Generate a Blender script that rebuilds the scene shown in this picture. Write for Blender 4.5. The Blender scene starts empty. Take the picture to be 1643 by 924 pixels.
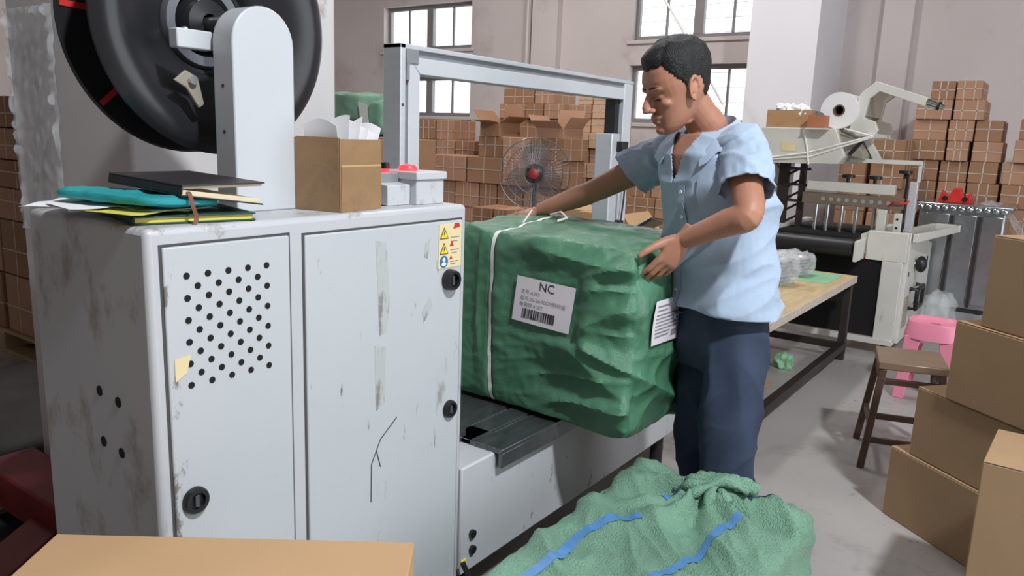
import bpy, bmesh, math, random
from mathutils import Vector, Matrix, noise
from mathutils.bvhtree import BVHTree
random.seed(7)
scene = bpy.context.scene
COL = scene.collection

# ------------------------------------------------------------------ camera
cam_d = bpy.data.cameras.new('camera'); cam_o = bpy.data.objects.new('camera', cam_d); COL.objects.link(cam_o)
cam_d.sensor_width = 36.0; cam_d.lens = 36.0*1240/1643; cam_d.clip_start = .02; cam_d.clip_end = 200
RV = Vector((.58513, -.81014, .03590)); DV = Vector((-.13680, -.14224, -.98033)); FV = Vector((.79932, .56871, -.19406))
mw = Matrix.Identity(4)
for i in range(3):
    mw[i][0] = RV[i]; mw[i][1] = -DV[i]; mw[i][2] = -FV[i]
mw[0][3], mw[1][3], mw[2][3] = 0, 0, 1.42
cam_o.matrix_world = mw
scene.camera = cam_o

# ------------------------------------------------------------------ sky, lamps, exposure
def srgb(r, g, b):
    f = lambda c: (c/255/12.92) if c <= 10 else ((c/255+.055)/1.055)**2.4
    return (f(r), f(g), f(b), 1.0)
world = bpy.data.worlds.new('sky'); scene.world = world; world.use_nodes = True
bg = world.node_tree.nodes['Background']; bg.inputs[0].default_value = (.90, .95, 1.0, 1); bg.inputs[1].default_value = 2.7
key_d = bpy.data.lights.new('high_bay_lamp', 'AREA'); key_d.shape = 'DISK'; key_d.size = .35; key_d.energy = 300; key_d.color = (.93, .97, 1.0)
key_o = bpy.data.objects.new('high_bay_lamp', key_d); COL.objects.link(key_o)
key_o.location = (.55, -2.0, 4.9)
key_o.rotation_euler = (Vector((2.0, 1.2, .7)) - Vector(key_o.location)).to_track_quat('-Z', 'Y').to_euler()
for (lx, ly, pw) in ((5.4, 2.6, 85), (5.6, 5.6, 120), (2.6, 8.2, 25)):  # unseen fill lights added to brighten the back of the hall
    ld = bpy.data.lights.new('tube_lamp', 'AREA'); ld.shape = 'RECTANGLE'; ld.size = 1.5; ld.size_y = .3; ld.energy = pw; ld.color = (1.0, .97, .95)
    lo_ = bpy.data.objects.new('tube_lamp', ld); COL.objects.link(lo_); lo_.location = (lx, ly, 5.0)
vs = scene.view_settings
vs.view_transform = 'Standard'; vs.look = 'None'; vs.exposure = 0.0; vs.gamma = 1.0; vs.use_curve_mapping = False

# ------------------------------------------------------------------ materials
MATS = {}
def mat(name, rgb, rough=.6, metal=0.0, var=.10, vscale=6.0, bump=0.0, bscale=60.0, dirt=None, spec=.5,
        alpha=1.0, trans=0.0, emit=None, estr=0.0, stretch=(1, 1, 1), coat=0.0, sheen=0.0):
    if name in MATS: return MATS[name]
    m = bpy.data.materials.new(name); m.use_nodes = True
    nt = m.node_tree; N = nt.nodes; L = nt.links
    b = N['Principled BSDF']
    b.inputs['Roughness'].default_value = rough; b.inputs['Metallic'].default_value = metal
    b.inputs['Specular IOR Level'].default_value = spec
    b.inputs['Alpha'].default_value = alpha; b.inputs['Transmission Weight'].default_value = trans
    b.inputs['Coat Weight'].default_value = coat; b.inputs['Sheen Weight'].default_value = sheen
    tc = N.new('ShaderNodeTexCoord'); mp = N.new('ShaderNodeMapping'); mp.inputs['Scale'].default_value = stretch
    L.new(tc.outputs['Object'], mp.inputs['Vector'])
    n = N.new('ShaderNodeTexNoise'); n.inputs['Scale'].default_value = vscale; n.inputs['Detail'].default_value = 6
    L.new(mp.outputs[0], n.inputs['Vector'])
    r = N.new('ShaderNodeValToRGB')
    r.color_ramp.elements[0].position = .3; r.color_ramp.elements[1].position = .7
    lo = [max(0, c*(1-var)) for c in rgb[:3]] + [1]; hi = [min(1, c*(1+var)) for c in rgb[:3]] + [1]
    r.color_ramp.elements[0].color = lo; r.color_ramp.elements[1].color = hi
    L.new(n.outputs['Fac'], r.inputs['Fac'])
    colour = r.outputs['Color']
    if dirt:                                   # list of (rgb, scale, low, high, stretch)
        for (dc, ds, d0, d1, st, *eg) in dirt:
            m2 = N.new('ShaderNodeMapping'); m2.inputs['Scale'].default_value = st
            L.new(tc.outputs['Object'], m2.inputs['Vector'])
            n2 = N.new('ShaderNodeTexNoise'); n2.inputs['Scale'].default_value = ds; n2.inputs['Detail'].default_value = 10
            n2.inputs['Roughness'].default_value = .68
            L.new(m2.outputs[0], n2.inputs['Vector'])
            r2 = N.new('ShaderNodeValToRGB'); r2.color_ramp.elements[0].position = d0; r2.color_ramp.elements[1].position = d1
            fac = n2.outputs['Fac']
            if eg:                              # wear gathered along one edge: (axis, from, to, gain)
                sx = N.new('ShaderNodeSeparateXYZ'); L.new(tc.outputs['Object'], sx.inputs[0])
                mr = N.new('ShaderNodeMapRange'); mr.inputs['From Min'].default_value = eg[1]; mr.inputs['From Max'].default_value = eg[2]
                mr.inputs['To Min'].default_value = eg[3]; mr.inputs['To Max'].default_value = -.12
                L.new(sx.outputs[eg[0]], mr.inputs['Value'])
                ad = N.new('ShaderNodeMath'); ad.operation = 'ADD'; L.new(fac, ad.inputs[0]); L.new(mr.outputs[0], ad.inputs[1]); fac = ad.outputs[0]
            L.new(fac, r2.inputs['Fac'])
            mx = N.new('ShaderNodeMix'); mx.data_type = 'RGBA'
            L.new(r2.outputs['Color'], mx.inputs['Factor'])
            L.new(colour, mx.inputs['A']); mx.inputs['B'].default_value = dc
            colour = mx.outputs['Result']
    L.new(colour, b.inputs['Base Color'])
    if bump:
        nb = N.new('ShaderNodeTexNoise'); nb.inputs['Scale'].default_value = bscale; nb.inputs['Detail'].default_value = 4
        L.new(mp.outputs[0], nb.inputs['Vector'])
        bp = N.new('ShaderNodeBump'); bp.inputs['Strength'].default_value = bump; bp.inputs['Distance'].default_value = .01
        L.new(nb.outputs['Fac'], bp.inputs['Height']); L.new(bp.outputs['Normal'], b.inputs['Normal'])
    if emit:
        b.inputs['Emission Color'].default_value = emit; b.inputs['Emission Strength'].default_value = estr
    m.diffuse_color = rgb
    MATS[name] = m
    return m

GRIME = srgb(92, 86, 82)
mat('machine_white', srgb(186, 188, 192), .42, var=.03, vscale=3, dirt=[(srgb(128, 120, 114), 3.2, .60, .70, (1, 1, .7)), (GRIME, 17, .63, .70, (1, 1, .5))])
mat('door_white', srgb(184, 188, 192), .40, var=.025, vscale=2.5, dirt=[(srgb(150, 148, 146), 4.5, .62, .70, (2.0, 1, .8)), (GRIME, 22, .65, .72, (1.6, 1, .4))])
mat('column_white', srgb(188, 191, 196), .38, var=.02, dirt=[(srgb(120, 116, 112), 24, .72, .76, (1.4, 1, .3))])
mat('cabinet_white', srgb(184, 186, 190), .42, var=.03, vscale=3, dirt=[(srgb(150, 143, 138), 3.2, .60, .72, (1, 1, .7)), (GRIME, 17, .66, .72, (1, 1, .5)), (srgb(150, 143, 138), 9, .57, .70, (1, 1, .6), 'X', -.44, -.36, .06), (srgb(140, 132, 126), 11, .60, .68, (1, 1, 1), 'Z', .57, .50, .06)])
mat('door_white_left', srgb(184, 188, 192), .40, var=.025, vscale=2.5, dirt=[(srgb(150, 148, 146), 4.5, .64, .72, (2.0, 1, .8)), (srgb(120, 116, 110), 14, .58, .64, (1.3, 1, .6), 'X', -.134, -.075, .08)])
mat('residue', srgb(176, 180, 180), .6, var=.06, dirt=[(srgb(128, 124, 120), 16, .52, .62, (1.5, 1, .5))])
mat('seam', srgb(70, 70, 70), .8, var=.1)
mat('hole_black', srgb(14, 14, 15), .9, var=.1)
mat('black_plastic', srgb(26, 26, 28), .38, var=.15)
mat('reel_black', srgb(36, 36, 39), .27, var=.25, vscale=5, bump=.05, bscale=20)
mat('strap_black', srgb(18, 18, 19), .55, var=.2, vscale=20)
mat('red_paint', srgb(196, 40, 36), .5)
mat('truck_red', srgb(120, 34, 34), .6, var=.2)
mat('steel', srgb(120, 124, 126), .34, .85, var=.18, vscale=9, stretch=(1, 6, 1), dirt=[(srgb(70, 70, 70), 8, .58, .75, (1, 3, 1))])
mat('bright_steel', srgb(205, 208, 210), .3, .8, var=.06)
mat('chrome', srgb(200, 204, 208), .16, 1.0, var=.05)
mat('aluminium', srgb(196, 200, 206), .42, .35, var=.05, stretch=(1, 1, 8))
mat('aluminium_dark', srgb(140, 142, 146), .5, .4, var=.08)
mat('arch_strip', srgb(190, 193, 198), .45, .1, var=.03)
mat('paper_white', srgb(236, 236, 238), .75, var=.03)
mat('page_cream', srgb(220, 206, 176), .8, var=.06, vscale=60, stretch=(.2, .2, 6))
mat('notebook_black', srgb(40, 36, 38), .5, var=.12, vscale=30, bump=.1, bscale=200)
mat('teal_fabric', srgb(34, 150, 156), .6, var=.12, vscale=9, bump=.15, bscale=60)
mat('dark_green_cover', srgb(28, 66, 62), .6, var=.15)
mat('yellow_paper', srgb(214, 202, 96), .75, var=.1)
mat('ribbon_brown', srgb(126, 82, 66), .7)
mat('carton', srgb(182, 142, 102), .78, var=.07, vscale=4, bump=.05, bscale=30, dirt=[(srgb(150, 112, 78), 5, .55, .8, (1, 1, 3))])
mat('carton_light', srgb(184, 148, 110), .75, var=.05, vscale=4, bump=.04, bscale=40)
mat('carton_dull', srgb(164, 134, 102), .75, var=.06, vscale=5, bump=.04, bscale=40)
mat('carton_old', srgb(150, 118, 84), .5, var=.14, vscale=9, bump=.12, bscale=24, dirt=[(srgb(112, 92, 72), 7, .5, .75, (1, 1, 1))])
mat('carton_far', srgb(170, 130, 104), .8, var=.10, vscale=2.2)
mat('carton_far_dark', srgb(150, 112, 84), .8, var=.10, vscale=2.2)
mat('carton_far_light', srgb(198, 162, 132), .8, var=.08, vscale=2.2)  # lighter copy: light on the right terrace is put into the colour
mat('carton_inner', srgb(140, 106, 74), .85, var=.08)
mat('strap_far', srgb(192, 176, 162), .6, var=.05)
mat('tape_clear', srgb(196, 160, 116), .16, var=.05)
mat('strap_white', srgb(226, 224, 220), .45, var=.03)
mat('green_weave', srgb(74, 122, 94), .30, var=.14, vscale=5, bump=.35, bscale=420)
mat('green_weave_light', srgb(126, 168, 144), .25, var=.14, vscale=6, bump=.9, bscale=240)
mat('blue_stripe', srgb(84, 132, 184), .4, var=.12, vscale=30, bump=.2, bscale=300)
mat('skin', srgb(172, 120, 96), .52, var=.08, vscale=14, bump=.05, bscale=160)
mat('hair', srgb(22, 20, 22), .6, var=.3, vscale=90, bump=.5, bscale=220)
mat('shirt_blue', srgb(164, 182, 204), .85, var=.035, vscale=60, bump=.06, bscale=260, sheen=.1)
mat('button_white', srgb(228, 232, 236), .3)
mat('denim', srgb(44, 56, 78), .85, var=.3, vscale=7, bump=.1, bscale=300)
mat('leather_black', srgb(24, 22, 22), .45)
mat('brow_black', srgb(38, 30, 28), .8)
mat('lip', srgb(150, 86, 74), .5)
mat('wood_dark', srgb(74, 54, 44), .42, var=.25, vscale=8, stretch=(1, 1, 8))
mat('wood_top', srgb(122, 100, 82), .3, var=.15, vscale=8, stretch=(6, 1, 1))
mat('pink_plastic', srgb(226, 136, 160), .36, var=.03)
mat('table_wood', srgb(196, 172, 132), .55, var=.12, vscale=5, stretch=(1, 5, 1), dirt=[(srgb(170, 110, 80), 9, .62, .7, (.5, 3, 1))])
mat('table_edge', srgb(190, 178, 164), .6, var=.15, vscale=30)
mat('dark_steel', srgb(58, 52, 50), .5, .4, var=.2)
mat('beige_paint', srgb(206, 204, 196), .45, var=.04, dirt=[(srgb(150, 144, 134), 7, .64, .78, (1, 1, 1))])
mat('beige_dark', srgb(148, 140, 126), .55, var=.08)
mat('belt_black', srgb(26, 26, 28), .45, var=.2)
mat('bar_brown', srgb(126, 112, 98), .5, .2, var=.1)
mat('film_white', srgb(232, 232, 234), .35, var=.02)
mat('core_brown', srgb(96, 74, 62), .8)
mat('silver_sheet', srgb(186, 190, 194), .22, .9, var=.12, vscale=5, bump=.15, bscale=14)
mat('clear_film', srgb(236, 240, 244), .10, var=.02, alpha=.20, spec=1.0, bump=.5, bscale=26)
mat('clear_wrap', srgb(235, 238, 240), .08, var=.02, alpha=.30, spec=1.0, bump=.6, bscale=60)
mat('tray_silver', srgb(200, 200, 204), .25, .7, var=.1)
mat('green_paper', srgb(140, 190, 150), .7, var=.06)
mat('grey_cloth', srgb(86, 92, 100), .8)
mat('orange_carton', srgb(176, 112, 78), .7)
mat('floor_concrete', srgb(162, 158, 156), .42, var=.10, vscale=1.3, bump=.06, bscale=30, dirt=[(srgb(120, 116, 114), 2.2, .52, .72, (1, 1, 1)), (srgb(96, 92, 90), 14, .66, .72, (1, 1, 1))])
mat('wall_grey', srgb(204, 194, 192), .85, var=.05, vscale=.9, bump=.05, bscale=12, dirt=[(srgb(170, 156, 150), 1.1, .55, .8, (1, 1, 1))])
mat('ceiling_grey', srgb(128, 124, 122), .9)
mat('wall_dark', srgb(150, 144, 140), .9)
mat('mat_dark', srgb(58, 56, 56), .7, var=.2)  # dark tone of the sheet that stands in for floor shade
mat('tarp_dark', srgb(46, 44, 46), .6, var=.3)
mat('wall_white', srgb(228, 226, 230), .8, var=.03, vscale=1.2, bump=.05, bscale=14)
mat('plaster', srgb(206, 202, 202), .8, var=.05, vscale=2, bump=.12, bscale=10, dirt=[(srgb(160, 146, 138), 6, .60, .72, (1, 1, .6))])
mat('window_frame', srgb(140, 136, 136), .5, .3, var=.06)
mat('glass', srgb(235, 242, 240), .04, var=.01, alpha=.14, spec=.5)
mat('bar_grey', srgb(150, 152, 150), .5)
mat('fan_grey', srgb(110, 112, 118), .4, .5)
mat('fan_blade', srgb(64, 62, 72), .3, var=.1)
mat('fan_smoke', srgb(96, 90, 94), .3, alpha=.30)
mat('fan_red', srgb(150, 44, 44), .45)
mat('red_glow', srgb(230, 40, 40), .35, emit=(1.0, .03, .04, 1), estr=2.6)
mat('label_paper', srgb(224, 216, 222), .6, var=.03)
mat('ink', srgb(46, 46, 52), .7)
mat('ink_grey', srgb(132, 130, 136), .7)
mat('sticker_beige', srgb(222, 204, 160), .55, var=.06)
mat('sticker_yellow', srgb(240, 212, 40), .5)
mat('sticker_blue', srgb(38, 104, 160), .5)
mat('cable_black', srgb(24, 24, 26), .5)
mat('cord_white', srgb(226, 226, 222), .6)
mat('pallet_wood', srgb(176, 150, 116), .8, var=.15)
mat('key_grey', srgb(176, 178, 182), .5)

# ------------------------------------------------------------------ mesh helpers
WM = {}
def V(*a): return Vector(a)
def perp(d):
    d = d.normalized(); u = Vector((0, 0, 1)) if abs(d.z) < .9 else Vector((1, 0, 0))
    a = d.cross(u).normalized(); return a, d.cross(a).normalized()

class MB:
    def __init__(s): s.v = []; s.f = []
    def add(s, vs, fs):
        o = len(s.v); s.v += [Vector(p) for p in vs]; s.f += [tuple(i+o for i in f) for f in fs]; return s
    def obox(s, p, a, b, c):                      # corner + three edge vectors
        p, a, b, c = map(Vector, (p, a, b, c))
        vs = [p, p+a, p+a+b, p+b, p+c, p+a+c, p+a+b+c, p+b+c]
        fs = [(0, 3, 2, 1), (4, 5, 6, 7), (0, 1, 5, 4), (1, 2, 6, 5), (2, 3, 7, 6), (3, 0, 4, 7)]
        if a.cross(b).dot(c) < 0: fs = [f[::-1] for f in fs]
        return s.add(vs, fs)
    def box(s, x0, x1, y0, y1, z0, z1): return s.obox((x0, y0, z0), (x1-x0, 0, 0), (0, y1-y0, 0), (0, 0, z1-z0))
    def cbox(s, c, sx, sy, sz, rz=0.0):           # base centre, sizes, turn
        a = V(math.cos(rz), math.sin(rz), 0); b = V(-math.sin(rz), math.cos(rz), 0)
        return s.obox(Vector(c)-a*sx/2-b*sy/2, a*sx, b*sy, (0, 0, sz))
    def loft(s, rings, cap=True, closed=True):
        o = len(s.v); n = len(rings[0])
        for r in rings: s.v += [Vector(p) for p in r]
        for k in range(len(rings)-1):
            for i in range(n if closed else n-1):
                j = (i+1) % n
                s.f.append((o+k*n+i, o+k*n+j, o+(k+1)*n+j, o+(k+1)*n+i))
        if cap and closed:
            s.f.append(tuple(o+i for i in range(n))[::-1]); e = o+(len(rings)-1)*n; s.f.append(tuple(e+i for i in range(n)))
        return s
    def cyl(s, p0, p1, r0, r1=None, n=20):
        p0, p1 = Vector(p0), Vector(p1); r1 = r0 if r1 is None else r1; a, b = perp(p1-p0)
        ring = lambda p, r: [p+a*(r*math.cos(t))+b*(r*math.sin(t)) for t in [2*math.pi*i/n for i in range(n)]]
        return s.loft([ring(p0, r0), ring(p1, r1)])
    def tube(s, pts, r, n=8, cap=True):
        pts = [Vector(p) for p in pts]; rs = r if isinstance(r, (list, tuple)) else [r]*len(pts); rings = []
        a = None
        for i, p in enumerate(pts):
            d = (pts[min(i+1, len(pts)-1)]-pts[max(i-1, 0)]).normalized()
            if a is None: a, b = perp(d)
            else: a = (a-d*a.dot(d)).normalized()
            b = d.cross(a)
            rings.append([p+a*(rs[i]*math.cos(t))+b*(rs[i]*math.sin(t)) for t in [2*math.pi*k/n for k in range(n)]])
        return s.loft(rings, cap)
    def ell(s, c, r, R=None, nu=16, nv=10):
        c = Vector(c); R = R or Matrix.Identity(3); rings = []
        for j in range(1, nv):
            t = math.pi*j/nv
            rings.append([c+R @ V(r[0]*math.sin(t)*math.cos(u), r[1]*math.sin(t)*math.sin(u), -r[2]*math.cos(t)) for u in [2*math.pi*i/nu for i in range(nu)]])
        o = len(s.v); s.loft(rings, cap=False); m = len(rings)
        a = len(s.v); s.v += [c+R @ V(0, 0, -r[2]), c+R @ V(0, 0, r[2])]
        for i in range(nu):
            j = (i+1) % nu
            s.f.append((a, o+j, o+i)); s.f.append((a+1, o+(m-1)*nu+i, o+(m-1)*nu+j))
        return s
    def prism(s, poly, d):
        poly = [Vector(p) for p in poly]; d = Vector(d); n = len(poly); o = len(s.v)
        s.v += poly+[p+d for p in poly]
        s.f.append(tuple(o+i for i in range(n))[::-1]); s.f.append(tuple(o+n+i for i in range(n)))
        for i in range(n):
            j = (i+1) % n; s.f.append((o+i, o+j, o+n+j, o+n+i))
        return s
    def lathe(s, prof, p0, axis, n=48, close=False):   # prof: (radius, height along axis)
        p0 = Vector(p0); axis = Vector(axis).normalized(); a, b = perp(axis)
        rings = [[p0+axis*h+a*(r*math.cos(t))+b*(r*math.sin(t)) for t in [2*math.pi*i/n for i in range(n)]] for r, h in prof]
        if close: rings.append(rings[0])
        return s.loft(rings, cap=not close)
    def xf(s, M):
        s.v = [M @ p for p in s.v]; return s
    def mesh(s, name, smooth=True):
        bm = bmesh.new(); vs = [bm.verts.new(p) for p in s.v]
        for f in s.f:
            if len(set(f)) < 3: continue
            try: bm.faces.new([vs[i] for i in f])
            except ValueError: pass
        bmesh.ops.remove_doubles(bm, verts=bm.verts, dist=1e-6)
        bmesh.ops.recalc_face_normals(bm, faces=bm.faces)
        me = bpy.data.meshes.new(name); bm.to_mesh(me); bm.free()
        return me
    def build(s, name, m, parent=None, bevel=0.0, seg=2, smooth=True):
        return link(name, s.mesh(name), m, parent, bevel, seg, smooth)

def link(name, me, m, parent=None, bevel=0.0, seg=2, smooth=True, keep_mat=False):
    xs = [v.co for v in me.vertices]
    lo = Vector([min(p[i] for p in xs) for i in range(3)]); hi = Vector([max(p[i] for p in xs) for i in range(3)])
    c = (lo+hi)/2
    if parent is None: c.z = lo.z
    me.transform(Matrix.Translation(-c))
    if smooth:
        me.shade_smooth(); me.set_sharp_from_angle(angle=math.radians(38))
    if not keep_mat: me.materials.append(MATS[m])
    o = bpy.data.objects.new(name, me); COL.objects.link(o); o.location = c
    WM[o] = Matrix.Translation(c)
    if parent is not None:
        o.parent = parent; o.matrix_parent_inverse = WM[parent].inverted()
    if bevel:
        b = o.modifiers.new('bevel', 'BEVEL'); b.width = bevel; b.segments = seg; b.limit_method = 'ANGLE'; b.angle_limit = math.radians(40)
    return o
def tag(o, label=None, cat=None, group=None, kind=None):
    if label: o['label'] = label
    if cat: o['category'] = cat
    if group: o['group'] = group
    if kind: o['kind'] = kind
    return o
def thing(name, loc, label, cat, group=None):
    o = bpy.data.objects.new(name, None); COL.objects.link(o); o.location = loc; o.empty_display_size = .05
    WM[o] = Matrix.Translation(loc)
    return tag(o, label, cat, group)
def share(o, loc, parent=None, name=None):        # another object on the same mesh
    c = o.copy(); COL.objects.link(c); c.location = loc; WM[c] = Matrix.Translation(loc)
    p = parent or o.parent
    if p is not None: c.parent = p; c.matrix_parent_inverse = WM[p].inverted()
    return c
def nz(x, y, z=0.0): return noise.noise(Vector((x, y, z)))
def text_mesh(s, size, origin, ux, uy, align='LEFT', thick=0.0):
    cu = bpy.data.curves.new('text', 'FONT'); cu.body = s; cu.size = size; cu.align_x = align; cu.resolution_u = 3
    o = bpy.data.objects.new('text', cu); COL.objects.link(o)
    dg = bpy.context.evaluated_depsgraph_get()
    me = bpy.data.meshes.new_from_object(o.evaluated_get(dg), depsgraph=dg)
    bpy.data.objects.remove(o); bpy.data.curves.remove(cu); me.materials.clear()
    ux, uy, origin = Vector(ux), Vector(uy), Vector(origin)
    mb = MB(); mb.add([origin+ux*v.co.x+uy*v.co.y for v in me.vertices], [tuple(p.vertices) for p in me.polygons])
    bpy.data.meshes.remove(me)
    return mb
def remesh(mb, voxel, smooth_it=2, adapt=0.0):
    me = mb.mesh('tmp'); o = bpy.data.objects.new('tmp', me); COL.objects.link(o)
    r = o.modifiers.new('r', 'REMESH'); r.mode = 'VOXEL'; r.voxel_size = voxel; r.adaptivity = adapt
    if smooth_it:
        s = o.modifiers.new('s', 'SMOOTH'); s.iterations = smooth_it; s.factor = .5
    dg = bpy.context.evaluated_depsgraph_get()
    out = bpy.data.meshes.new_from_object(o.evaluated_get(dg), depsgraph=dg)
    bpy.data.objects.remove(o); bpy.data.meshes.remove(me); out.materials.clear()
    return out
ORD = ['first', 'second', 'third', 'fourth', 'fifth', 'sixth', 'seventh', 'eighth', 'ninth', 'tenth', 'eleventh', 'twelfth', 'thirteenth', 'fourteenth', 'fifteenth', 'sixteenth']
# ------------------------------------------------------------------ the setting
tag(MB().box(-3, 9.25, -4.5, 10.7, -.12, 0).build('floor', 'floor_concrete'), 'worn grey concrete workshop floor', None, None, 'structure')
XW = 9.0
wins = [(7.28, 9.03, 1.66, 2.24), (7.28, 9.03, 2.63, 3.28), (3.05, 4.72, 1.63, 2.33), (3.05, 4.72, 2.63, 3.28)]
ys = sorted(set([-4.5, 10.7]+[a for w in wins for a in w[:2]])); zs = sorted(set([0, 5.2]+[a for w in wins for a in w[2:]]))
wb = MB()
for i in range(len(ys)-1):
    for k in range(len(zs)-1):
        cy, cz = (ys[i]+ys[i+1])/2, (zs[k]+zs[k+1])/2
        if any(w[0] < cy < w[1] and w[2] < cz < w[3] for w in wins): continue
        wb.box(XW, XW+.24, ys[i], ys[i+1], zs[k], zs[k+1])
wall = tag(wb.build('wall_back', 'wall_grey', smooth=False), 'grey plastered back wall with four windows', None, None, 'structure')
tag(MB().box(-3, XW, 10.5, 10.7, 0, 5.2).build('wall_left', 'wall_grey'), 'grey plastered side wall far left', None, None, 'structure')
rw = MB(); rw.box(-3, .6, -4.7, -4.5, 0, 5.2); rw.box(5.8, XW+.24, -4.7, -4.5, 0, 5.2); rw.box(.6, 5.8, -4.7, -4.5, 4.2, 5.2)
tag(rw.build('wall_right', 'wall_grey', smooth=False), 'grey side wall with a wide open loading door', None, None, 'structure')
tag(MB().box(-3.2, -3, -4.7, 10.7, 0, 5.2).build('wall_front', 'wall_dark'), 'dark grey wall behind the photographer', None, None, 'structure')
tag(MB().box(-3.2, XW+.24, -4.7, 10.7, 5.2, 5.35).build('ceiling', 'ceiling_grey'), 'grey concrete ceiling', None, None, 'structure')
for k, (y0, y1, z0, z1) in enumerate(wins):
    xf = XW+.10
    fr = MB(); w = .055
    fr.box(xf, xf+.06, y0, y0+w, z0, z1); fr.box(xf, xf+.06, y1-w, y1, z0, z1)
    fr.box(xf, xf+.06, y0+w, y1-w, z0, z0+w); fr.box(xf, xf+.06, y0+w, y1-w, z1-w, z1)
    ym = (y0+y1)/2; fr.box(xf-.005, xf+.065, ym-.06, ym+.06, z0+w, z1-w)
    wo = fr.build('window_%d' % (k+1), 'window_frame')
    tag(wo, ['lower sliding window seen through the strapping arch', 'upper sliding window above the strapping arch', 'lower sliding window behind the man\'s head', 'upper sliding window above the man\'s head'][k], None, None, 'structure')
    for (a, b) in ((y0+w, ym-.06), (ym+.06, y1-w)):
        c = (a+b)/2
        MB().box(xf+.015, xf+.045, c-.014, c+.014, z0+w, z1-w).build('sash_bar', 'window_frame', wo)
        for (p, q) in ((a, c-.014), (c+.014, b)):
            MB().box(xf+.027, xf+.033, p, q, z0+w, z1-w).build('pane', 'glass', wo)
    nb = 4 if k > 1 else 0
    for i in range(nb):
        z = z0+(z1-z0)*(i+.5)/nb
        MB().cyl((XW+.215, y0, z), (XW+.215, y1, z), .004, n=6).build('security_bar', 'bar_grey', wo)
    MB().box(XW-.03, XW+.09, y0-.05, y1+.05, z0-.05, z0-.005).build('window_sill', 'wall_grey', wo, .006)
tag(MB().box(8.0, XW, 2.19, 2.86, 0, 5.2).build('trim_1', 'wall_white'), 'white painted square pillar against the back wall', None, None, 'structure')
tag(MB().box(XW-.12, XW, 5.75, 6.15, 0, 5.2).build('trim_2', 'wall_grey'), 'shallow grey pilaster on the back wall left of the man', None, None, 'structure')
tag(MB().box(XW-.15, XW, 1.52, 1.80, 0, 5.2).build('trim_3', 'wall_grey'), 'shallow grey pilaster right of the white pillar', None, None, 'structure')
tag(MB().cyl((XW-.15, 6.2, 0), (XW-.15, 6.2, 5.2), .022, n=10).build('trim_4', 'wall_grey'), 'thin vertical conduit on the back wall', None, None, 'structure')
pil = tag(MB().box(1.25, 2.06, 2.32, 3.10, 0, 5.2).build('wall_pillar', 'plaster', None, .012), 'rough white plastered pillar behind the strap reel', None, None, 'structure')
# ------------------------------------------------------------------ strapping machine
SM = thing('strapping_machine', (1.4, 1.5, 0), 'white scuffed strapping machine with two doors, reel column and tall metal arch', 'machine')
CX0, CX1, CY0, CY1, CZ = .695, 1.56, 1.262, 1.70, 1.24
body = MB().box(CX0, CX1, CY0, CY1, .10, CZ).build('cabinet', 'cabinet_white', SM, .012, 3)
for x in (.80, 1.45):
    for y in (1.36, 1.6):
        MB().cyl((x, y, 0), (x, y, .105), .03).build('foot', 'black_plastic', SM)
def door(x0, x1, z0, z1, m='door_white'):
    MB().box(x0-.005, x1+.005, CY0-.0012, CY0+.01, z0-.005, z1+.005).build('door_gap', 'seam', SM)
    return MB().box(x0, x1, CY0-.006, CY0+.01, z0, z1).build('door', m, SM, .003)
D1 = door(.722, .990, .15, 1.207, 'door_white_left'); D2 = door(1.030, 1.535, .15, 1.203)
D1['label'] = 'left door with round vent holes'; D2['label'] = 'right door with warning sticker'
# vent holes
vh = None
for c in range(9):
    x = .764+(.934-.764)*c/8
    for r in range(6 if c % 2 == 0 else 5):
        z = 1.153-(.2035/5)*(r+(.5 if c % 2 else 0))
        loc = V(x, CY0-.0063, z)
        if vh is None: vh = MB().cyl((x, CY0-.0071, z), (x, CY0-.0055, z), .0063, n=14).build('vent_hole', 'hole_black', D1)
        else: share(vh, loc, D1)
def knob(x, z, r, par, depth=.012, ring='black_plastic'):
    k = MB().lathe([(r, 0), (r, depth*.6), (r*.9, depth), (r*.62, depth), (r*.55, depth*.35), (.001, depth*.35)], (x, CY0-.006, z), (0, -1, 0), 28).build('door_lock', ring, par)
    MB().box(x-.004, x+.004, CY0-.006-depth*.8, CY0-.008, z-r*.45, z+r*.45).build('latch', 'seam', k)
    return k
knob(.760, .725, .026, D1); knob(1.485, 1.053, .027, D2, .022); knob(1.496, .703, .024, D2)
# torn sticker left door
MB().prism([(.733, CY0-.0068, 1.005), (.765, CY0-.0068, 1.008), (.756, CY0-.0068, .975), (.733, CY0-.0068, .962)], (0, -.0006, 0)).build('torn_sticker', 'sticker_beige', D1)
# warning label
st = MB().box(1.443, 1.531, CY0-.0075, CY0-.0055, 1.084, 1.196).build('warning_sticker', 'sticker_beige', D2)
ty = CY0-.0078
def tri(cx, cz, s, m):
    MB().prism([(cx-s, ty, cz-s*.8), (cx+s, ty, cz-s*.8), (cx, ty, cz+s)], (0, -.0005, 0)).build('pictogram', m, st)
for cz in (1.172, 1.133):
    tri(1.463, cz, .0165, 'ink')
    MB().prism([(1.463-.0125, ty-.0006, cz-.0108), (1.463+.0125, ty-.0006, cz-.0108), (1.463, ty-.0006, cz+.0118)], (0, -.0004, 0)).build('pictogram', 'sticker_yellow', st)
    MB().prism([(1.4615, ty-.0011, cz+.006), (1.466, ty-.0011, cz+.006), (1.463, ty-.0011, cz), (1.466, ty-.0011, cz), (1.461, ty-.0011, cz-.009), (1.4625, ty-.0011, cz-.002), (1.46, ty-.0011, cz-.002)], (0, -.0003, 0)).build('pictogram', 'ink', st)
MB().cyl((1.463, ty+.0005, 1.101), (1.463, ty-.0006, 1.101), .0155, n=24).build('pictogram', 'sticker_blue', st)
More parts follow.
